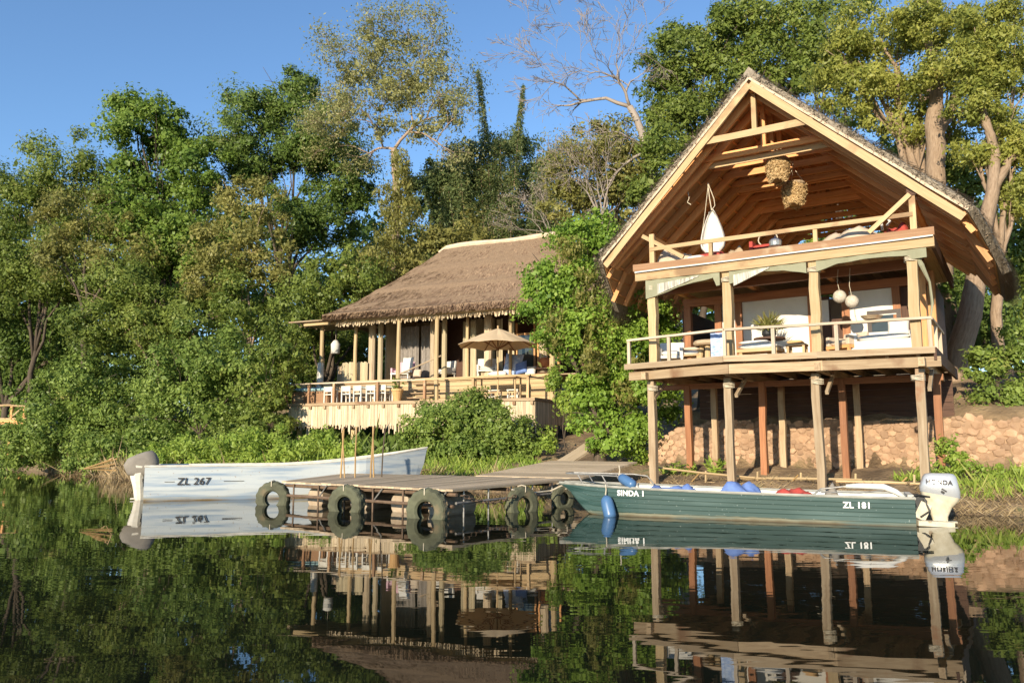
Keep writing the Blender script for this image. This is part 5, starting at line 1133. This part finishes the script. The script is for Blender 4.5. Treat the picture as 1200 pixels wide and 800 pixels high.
# --- lodge, middle storey
armchair('armchair', LP(.28, .75, DZ), LZ + .3, 'white armchair beside the left corner post of the lodge deck', M['whitewood'], M['white'], 'white armchairs on the lodge deck', h=.3, bh=.4)
ground_table('low_table', LP(.85, .85, DZ), LZ, 'low wooden table with cushions between white armchair and log stool', M['pine'], .6, .5, .28)
pillow('cushion', LP(.85, .85, DZ + .33), .55, .45, .12, M['white'], 'flat white cushion on the low table at the left of the deck', rot=(0, 0, LZ))
pillow('cushion', LP(.87, .86, DZ + .44), .5, .42, .11, M['beige'], 'flat beige cushion topmost on the low table at the left', rot=(0, 0, LZ + .1))
lt_ = thing('log_stool', LP(1.36, .75, DZ), LZ, 'round log stool table of grey driftwood on the lodge deck', 'stool')
MB().lathe([(.02, .5), (.36, .5), (.40, .54), (.40, .6), (.36, .64), (.02, .65)], (0, 0, 0), 18).build('top', M['weather'], lt_)
for a in (.3, 1.9, 3.4, 5.0): MB().tube([(.26 * math.cos(a), .26 * math.sin(a), 0), (.16 * math.cos(a), .16 * math.sin(a), .52)], [.09, .07], 9, wob=.1).build('leg', M['pole'], lt_)
tw = MB(); A = [[(0 + .34 * i / 6, -.02 + .015 * math.sin(i * 2), .02 + .64 * j / 5) for j in range(6)] for i in range(7)]; B = [[(p_[0], p_[1] + .03, p_[2]) for p_ in r] for r in A]; tw.slab(A, B)
o = tag(tw.build('towel', M['lblue'], None), 'pale printed towel hanging inside the rail beside the second post', 'towel'); o.location = LP(1.82, -.35, DZ + .02); o.rotation_euler = (0, 0, LZ)
sl = thing('sun_lounger', LP(2.85, .6, DZ), LZ, 'wooden lounger with stacked white pad behind the middle rail', 'lounger')
for x, y in ((-.45, -.25), (.45, -.25), (-.45, .25), (.45, .25)): MB().box(x - .04, x + .04, y - .04, y + .04, 0, .2).build('leg', M['pine'], sl)
MB().box(-.55, .55, -.32, .32, .2, .28).build('frame', M['pine'], sl); pillow('pad', (0, 0, .35), 1.05, .6, .16, M['white'], parent=sl); pillow('pad', (-.1, 0, .46), .8, .55, .12, M['white'], parent=sl)
pb_ = thing('round_table', LP(2.9, 1.35, DZ), LZ, 'dark round table holding the spiky potted plant', 'table')
MB().lathe([(.02, .62), (.42, .62), (.42, .67), (.02, .67)], (0, 0, 0), 20).build('top', M['dark'], pb_); MB().lathe([(.25, 0), (.08, .06), (.06, .58), (.2, .62)], (0, 0, 0), 12).build('pedestal', M['dark'], pb_)
sp = thing('potted_plant', LP(2.9, 1.35, DZ + .67), LZ, 'spiky leaved plant in a dark pot on the round table', 'potted plant')
MB().lathe([(.12, 0), (.2, .1), (.19, .22), (.16, .24), (.1, .2)], (0, 0, 0), 14).build('pot', M['black'], sp)
rg = np.random.default_rng(3); n = 150; d = unit(rg.normal(size=(n, 3)) + [0, 0, .75]); d[:, 2] = np.abs(d[:, 2]) * .9 + .03
quads('foliage', leaf_quads(np.array([0, 0, .24]) + d * .31, unit(rg.normal(size=(n, 3)) + [0, 0, .3]), d, .6 * np.ones(n), .035 * np.ones(n)), rg.random(n), LM['olive'], sp)
ground_table('coffee_table', LP(3.75, .8, DZ), LZ, 'small wooden table by the third post in front of the dark door', M['pine'], .5, .4, .38)
pillow('cushion', LP(3.72, .78, DZ + .43), .4, .3, .1, M['terra'], 'orange brown cushion on the small table by the third post', rot=(0, 0, LZ))
armchair('armchair', LP(4.95, .9, DZ), LZ - .5, 'wooden framed armchair turned sideways right of the third post', M['rafter'], M['beige'], 'armchairs at the right of the deck', h=.3, bh=.32)
sf = thing('sofa', LP(5.95, 1.0, DZ), LZ, 'broad white sofa at the right end of the lodge deck', 'sofa')
MB().box(-.85, .65, -.4, .4, .05, .34).build('base', M['white'], sf, bevel=.03); MB().beam((-.1, .32, .3), (-.1, .40, .62), 1.5, .16, (0, 1, 0)).build('backrest', M['white'], sf, bevel=.04)
for x in (-.8, .6): MB().box(x - .1, x + .1, -.4, .38, .3, .55).build('armrest', M['white'], sf, bevel=.04)
pillow('seat_cushion', (-.1, -.05, .4), 1.25, .7, .18, M['white'], parent=sf)
pillow('cushion', LP(6.15, 1.1, DZ + .68), .5, .42, .18, M['white'], 'plump white cushion standing highest on the sofa', rot=(1.2, 0, LZ))
bb = MB(); bb.lathe([(.05, 0), (.25, .02), (.34, .12), (.36, .14), (.32, .12), (.2, .05), (.02, .03)], (0, 0, 0), 18); o = tag(bb.build('wicker_tray', M['weather'], None), 'shallow dark wicker tray on the rail at the right corner', 'tray'); o.location = LP(5.75, -.25, DZ + .72); o.scale = (.75, .55, .7)
pc = thing('picture_frame', LP(5.64, 2.62, 4.3), LZ, 'dark broad framed picture on the white wall of the lodge', 'picture')
for a in ((-.42, .42, 0, .11), (-.42, .42, .69, .8)): MB().box(a[0], a[1], -.03, .01, a[2], a[3]).build('frame_side', M['gold'], pc)
for a in ((-.42, -.31), (.31, .42)): MB().box(a[0], a[1], -.028, .01, .11, .69).build('frame_side', M['gold'], pc)
for a in ((-.31, .31, .11, .14), (-.31, .31, .66, .69)): MB().box(a[0], a[1], -.02, .0, a[2], a[3]).build('mount', M['plaster'], pc)
MB().box(-.31, .31, -.012, .004, .14, .66).build('pane', M['glass'], pc)
for i, (s_, z, r, lb) in enumerate(((4.83, 5.30, .17, 'higher paler woven globe lamp hanging beside the third post'), (5.12, 5.14, .17, 'lower greyer woven globe lamp hanging toward the picture'))):
    o = thing('globe_lamp', LP(s_, 1.0, z), LZ, lb, 'lamp', 'woven globe lamps'); MB().lathe([(.05, -r * .97)] + [(r * math.cos(a), r * math.sin(a)) for a in [math.radians(q) for q in (-65, -45, -25, 0, 25, 45, 65)]] + [(.05, r * .97)], (0, 0, 0), 16).build('shade', M['globe'], o, smooth=True)
    MB().tube([(0, 0, r), (-.04, 0, r + .25), (0, 0, 6.02 - z)], .008, 5).build('cord', M['rope'], o)
# --- lodge, loft
hc = thing('hammock_chair', LP(1.58, .8, 7.12), LZ, 'white hanging hammock chair slung from the lodge roof', 'hammock')
nh, mh = 14, 10; A = []
for i in range(nh + 1):
    a = math.pi * (-.15 + 1.3 * i / nh); row = []
    for j in range(mh + 1):
        k = j / mh; r = .40 * math.sin(math.pi * min(1, (1 - k) * .62 + .06)) ** .8 if k > 0 else .22; r = .42 * (1 - k) ** .75 * (1 - .55 * math.exp(-k * 9)) + .015; z = -.25 + 1.25 * k ** .9
        row.append((r * math.cos(a) * 1.05, r * math.sin(a) * .8 + .02, z + .03 * math.sin(9 * a)))
    A.append(row)
B = [[(p_[0] * .93, p_[1] * .93, p_[2] + .02) for p_ in r] for r in A]
MB().slab(A, B).build('sling', mat('hammock_cotton', (.82, .79, .73), (.60, .55, .47), 10, .9, .3, 'obj', (6, 6, .4)), hc, smooth=True)
MB().tube([(0, 0, .98), (-.05, 0, 1.35), (-.12, .1, 1.85)], .014, 6).build('rope', M['rope'], hc); MB().tube([(0, 0, .98), (.1, 0, 1.1), (.08, 0, 1.3), (-.12, .1, 1.85)], .012, 6).build('rope', M['rope'], hc); MB().tube([(-.3, 0, .35), (-.2, 0, .9), (-.1, .05, 1.7)], .01, 5).build('rope', M['rope'], hc)
pillow('cushion', LP(1.55, .65, 6.72), .75, .5, .25, M['redfab'], 'red cushion in the seat of the hammock chair', rot=(.3, 0, LZ))
pillow('cushion', LP(1.25, .3, 6.62), .5, .35, .2, M['white'], 'white cushion on the loft floor under the hammock chair', rot=(.2, 0, LZ))
tag(MB().tube([LP(.95, .6, 8.85), LP(1.0, .6, 8.5), LP(.95, .58, 8.38), LP(1.05, .6, 8.3)], .014, 5).build('rope_loop', M['rope'], None), 'loose loop of rope hanging from a rafter left of the hammock', 'rope')
def straw_lamp(label, loc, sc, seed):
    t_ = thing('straw_lamp', loc, LZ, label, 'lamp', 'straw basket lamps under the roof'); rg = np.random.default_rng(seed)
    MB().lathe([(.30, .36), (.33, .40), (.31, .46), (.1, .48)], (0, 0, 0), 16).build('rim', M['weather'], t_)
    n = 2600; k = rg.random(n); z = .38 - .62 * k; r = .34 - .1 * k ** 2 + rg.normal(0, .018, n); an = rg.random(n) * 6.28
    c = np.stack([r * np.cos(an), r * np.sin(an), z + .06 * np.sin(an * 3)], 1); nn = unit(np.stack([np.cos(an), np.sin(an), 0 * an], 1) + rg.normal(size=(n, 3)) * .5)
    quads('shade', leaf_quads(c, nn, rg.normal(size=(n, 3)), .09 * np.ones(n), .035 * np.ones(n)), rg.random(n), M['strawleaf'], t_)
    MB().lathe([(.1, -.22), (.23, -.2), (.30, .0), (.31, .36), (.1, .4)], (0, 0, 0), 14).build('basket', M['straw'], t_)
    for a in (0, 2.1, 4.2): MB().tube([(.28 * math.cos(a), .28 * math.sin(a), .45), (0, 0, .95)], .01, 5).build('cord', M['rope'], t_)
    MB().tube([(0, 0, .95), (0, 0, 1.0 + (9.45 - loc[2] - .9))], .01, 5).build('cord', M['rope'], t_); t_.scale = (sc, sc, sc)
M['strawleaf'] = leafmat('straw_tufts', (.30, .19, .08), (.66, .47, .24), .15, rough=.9)
straw_lamp('sunlit straw basket lamp hanging nearest under the gable', LP(3.42, 1.0, 8.88), .92, 1)
straw_lamp('darker straw basket lamp hanging lower behind the sunlit one', LP(3.62, 1.9, 8.4), .95, 2)
rc2 = armchair('armchair', LP(3.0, .95, 6.43), LZ, 'red armchair with looped wire back in the loft', M['dark'], M['redfab'], h=.36, bh=.2)
MB().tube([(.12 * math.cos(a) * 2.2, .3, .72 + .2 * math.sin(a)) for a in [2 * math.pi * i / 16 for i in range(17)]], .016, 5).build('wire_hoop', M['rope'], rc2)
pt_ = MB().lathe([(.02, 0), (.15, .02), (.17, .12), (.14, .2), (.04, .24), (.02, .28)], (0, 0, 0), 14).build('metal_pot', M['pot'], None); pt_.location = LP(3.45, .25, 6.66); tag(pt_, 'small shiny metal pot behind the loft rail near the red armchair', 'pot')
ground_table('side_table', LP(3.45, .25, 6.43), LZ, 'tiny side table under the metal pot in the loft', M['dark'], .3, .3, .23)
cloth_heap('basket', LP(2.4, .35, 6.45), .25, .2, .45, M['weather'], 'rounded grey basket bag on the loft floor beside the hammock', 'basket', 6)
o = cloth_heap('bed_sheet', LP(5.2, .9, 6.55), .9, .5, .55, M['beige'], 'beige sheet draped over a mattress in the right of the loft', 'sheet', 7); o.rotation_euler[2] = LZ
cloth_heap('bean_bag', LP(6.25, .9, 6.43), .35, .3, .75, M['redfab'], 'dark red bean bag in the right corner of the loft', 'bean bag', 8)
tag(MB().tube([LP(6.02, .4, 6.75), LP(6.0, .4, 6.98), LP(6.12, .4, 7.05), LP(6.2, .4, 6.95), LP(6.12, .4, 6.85)], .035, 7).build('neck_pillow', M['white'], None, smooth=True), 'curled white neck pillow by the right brace of the loft', 'pillow')
o = cloth_heap('canvas_sheet', LP(.55, .6, 6.45), .6, .4, .75, M['beige'], 'grey beige canvas sheet piled behind the left brace of the loft', 'sheet', 9); o.rotation_euler[2] = LZ
tree_o = thing('potted_plant', LP(4.1, 2.2, 6.43), 0, 'green leafy plant in a pot deep in the loft', 'potted plant'); MB().lathe([(.12, 0), (.18, .3), (.15, .3), (.1, .25)], (0, 0, 0), 12).build('pot', M['terra'], tree_o)
P, T = crown_quads([(0, 0, .55, .4, .35, .28)], .10, 3, .15, .6, seed=91); quads('foliage', P, T, LM['lime'], tree_o)
# --- pavilion
um = thing('parasol', PP(-1.85, .35, DK), PZ, 'cream parasol on a wooden pole over the pavilion deck', 'parasol')
zt, R_ = 3.22, 1.82
MB().tube([(0, 0, 0), (0, 0, zt)], .035, 8).build('pole', M['pine'], um)
def ump(r, a): return Vector((r * R_ * math.cos(a), r * R_ * math.sin(a), zt - .12 - .78 * r ** 1.15))
A, B = [], []
for i in range(33):
    a = 2 * math.pi * i / 32; w_ = abs(math.cos(4 * a)); e = .93 + .07 * abs(math.cos(4 * a)) ** 3
    A.append([ump(r * e, a) - Vector((0, 0, .05 * (1 - w_) * math.sin(math.pi * r))) for r in [.02 + .98 * j / 8 for j in range(9)]]); B.append([q - Vector((0, 0, .012)) for q in A[-1]])
cp = MB().slab(A, B).build('canopy', M['cream'], um)
for k in range(8):
    a = 2 * math.pi * k / 8; MB().tube([ump(.04, a) - Vector((0, 0, .05)), ump(.5, a) - Vector((0, 0, .045)), ump(.98, a) - Vector((0, 0, .04))], .02, 5).build('rib', M['red'], um)
    MB().tube([(0, 0, zt - 1.05), ump(.5, a) - Vector((0, 0, .06))], .018, 5).build('strut', M['red'], um)
MB().lathe([(.02, zt - 1.1), (.06, zt - 1.1), (.06, zt - .98), (.02, zt - .98)], (0, 0, 0), 10).build('hub', M['red'], um)
hl = thing('hanging_lantern', PP(-12.1, 2.5, 6.1), PZ, 'white cylinder lantern hanging in the left corner of the pavilion', 'lantern')
MB().lathe([(.06, 0), (.22, .02), (.24, .5), (.12, .68), (.05, .72)], (0, 0, 0), 12).build('shade', M['white'], hl, smooth=True); MB().tube([(0, 0, .7), (0, 0, 1.4)], .01, 5).build('cord', M['rope'], hl)
for i, (x, y, m_, lb) in enumerate(((-8.0, 2.45, 'pink', 'pink armchair on the raised pavilion floor before the curtain'), (-6.05, 3.0, 'white', 'white armchair in the shade between the bamboo columns'), (-3.5, 2.7, 'white', 'white armchair partly behind the parasol edge'))):
    armchair('armchair', PP(x, y, FL), PZ + (.15, -.3, .4)[i], lb, M['whitewood'], M[m_], 'armchairs of the pavilion', .95, .8, .4, .55)
pillow('cushion', PP(-7.5, 2.1, FL + .72), .62, .8, .2, M['white'], 'large square white cushion leaning on the pink armchair', rot=(1.35, 0, PZ))
pillow('cushion', PP(-6.95, 2.1, FL + .3), .45, .4, .2, M['beige'], 'patterned beige cushion right of the pink armchair', rot=(1.2, 0, PZ))
pillow('cushion', PP(-2.6, 2.1, FL + .12), .95, .55, .25, M['white'], 'long white cushion on the riser behind the parasol pole', rot=(.1, 0, PZ))
pillow('cushion', PP(-1.95, 2.2, FL + .5), .9, 1.1, .22, M['lblue'], 'tall blue and white cushion propped up behind the parasol pole', rot=(1.3, .1, PZ))
pillow('cushion', PP(-1.5, 2.1, FL + .35), .6, .6, .2, M['blue'], 'dark blue cushion beside the tall blue and white one', rot=(1.25, -.2, PZ))
pillow('cushion', PP(-1.05, 2.15, FL + .2), .5, .45, .2, M['white'], 'small white cushion left of the orange basket', rot=(1.1, 0, PZ))
ob_ = MB().lathe([(.1, 0), (.24, .05), (.28, .3), (.2, .45), (.12, .47)], (0, 0, 0), 14).build('basket', M['orange'], None, smooth=True); ob_.location = PP(-.45, 2.4, FL + .32); tag(ob_, 'round orange basket on the low dark chest by the right post', 'basket')
ground_table('low_chest', PP(-.5, 2.35, FL), PZ, 'low dark chest under the round orange basket', M['dark'], .95, .5, .32, 'chest')
ba = ground_table('bench_table', PP(-2.0, .7, DK), PZ, 'long pine table of open frame behind the deck rail under the parasol', M['pine'], 2.0, .7, .98)
for i, (x, lb) in enumerate(((-2.3, 'slatted white stool on the left below the pine table'), (-1.4, 'slatted white stool on the right below the pine table'))):
    ground_table('stool', PP(x, 1.05, DK), PZ, lb, M['whitewood'], .55, .35, .46, 'stool', 'white stools under the pine table')
dd = thing('day_bed', PP(-12.2, 1.0, DK), PZ, 'wooden day bed with turquoise mattress at the left end of the sun deck', 'day bed')
MB().box(-.95, 1.3, -.5, .5, .05, .62).build('base', M['redbrown'], dd); pillow('mattress', (.15, 0, .72), 2.2, 1.0, .22, M['teal'], parent=dd)
o = MB().box(-.2, .2, -.15, .15, 0, .2); o = tag(o.build('wooden_box', M['pole'], None, bevel=.01), 'small pale wooden box on the left end of the day bed', 'box'); o.location = PP(-12.75, 1.1, DK + .84); o.rotation_euler = (0, 0, PZ)
o = MB().box(-.22, .22, -.15, .15, 0, .22); o = tag(o.build('wooden_box', M['pine'], None, bevel=.01), 'honey coloured wooden box behind the day bed by the left post', 'box'); o.location = PP(-11.9, 1.75, DK + .82); o.rotation_euler = (0, 0, PZ)
wt = ground_table('white_table', PP(-8.3, 1.0, DK), PZ, 'long table under a turquoise cloth on the sun deck', M['whitewood'], 1.9, .8, .74)
tc_ = MB().box(-1.0, 1.0, -.42, .42, 0, .03).build('tablecloth', M['teal'], None, bevel=.01); tc_.location = PP(-8.3, 1.0, DK + .745); tc_.rotation_euler = (0, 0, PZ); tag(tc_, 'turquoise cloth spread over the long deck table', 'tablecloth')
def side_chair(loc, rz, label, first=[None]):
    if first[0] is None:
        t_ = thing('deck_chair', loc, rz, label, 'chair', 'white chairs along the deck rail'); m_ = M['whitewood']
        for x in (-.22, .22): MB().box(x - .03, x + .03, -.24, -.18, 0, .66).build('leg', m_, t_); MB().box(x - .03, x + .03, .18, .24, 0, .8).build('leg', m_, t_); MB().box(x - .04, x + .04, -.26, .26, .64, .69).build('armrest', m_, t_)
        MB().box(-.25, .25, -.24, .2, .40, .45).build('seat', m_, t_); MB().box(-.19, .19, .19, .23, .55, .8).build('backrest', m_, t_)
        first[0] = t_; return t_
    return clone(first[0], loc, rz, label)
for x, lb, a in ((-10.75, 'white deck chair nearest the day bed', 0), (-9.75, 'white deck chair second from the day bed', .1), (-9.05, 'white deck chair at the left end of the turquoise cloth', -.1), (-8.35, 'white deck chair at the middle of the turquoise cloth', .06), (-7.75, 'white deck chair at the right end of the turquoise cloth', 0)): side_chair(PP(x, .45, DK), PZ + math.pi + a, lb)
pp_ = thing('potted_plant', PP(-7.05, .5, DK), PZ, 'yellow clay pot with a sparse plant on the sun deck', 'potted plant'); MB().lathe([(.16, 0), (.26, .5), (.29, .5), (.29, .6), (.25, .6), (.2, .5)], (0, 0, 0), 16).build('pot', M['terra'], pp_)
P, T = crown_quads([(0, 0, .85, .35, .3, .25)], .10, 1.0, .15, .4, seed=92); quads('foliage', P, T, LM['shrub'], pp_)
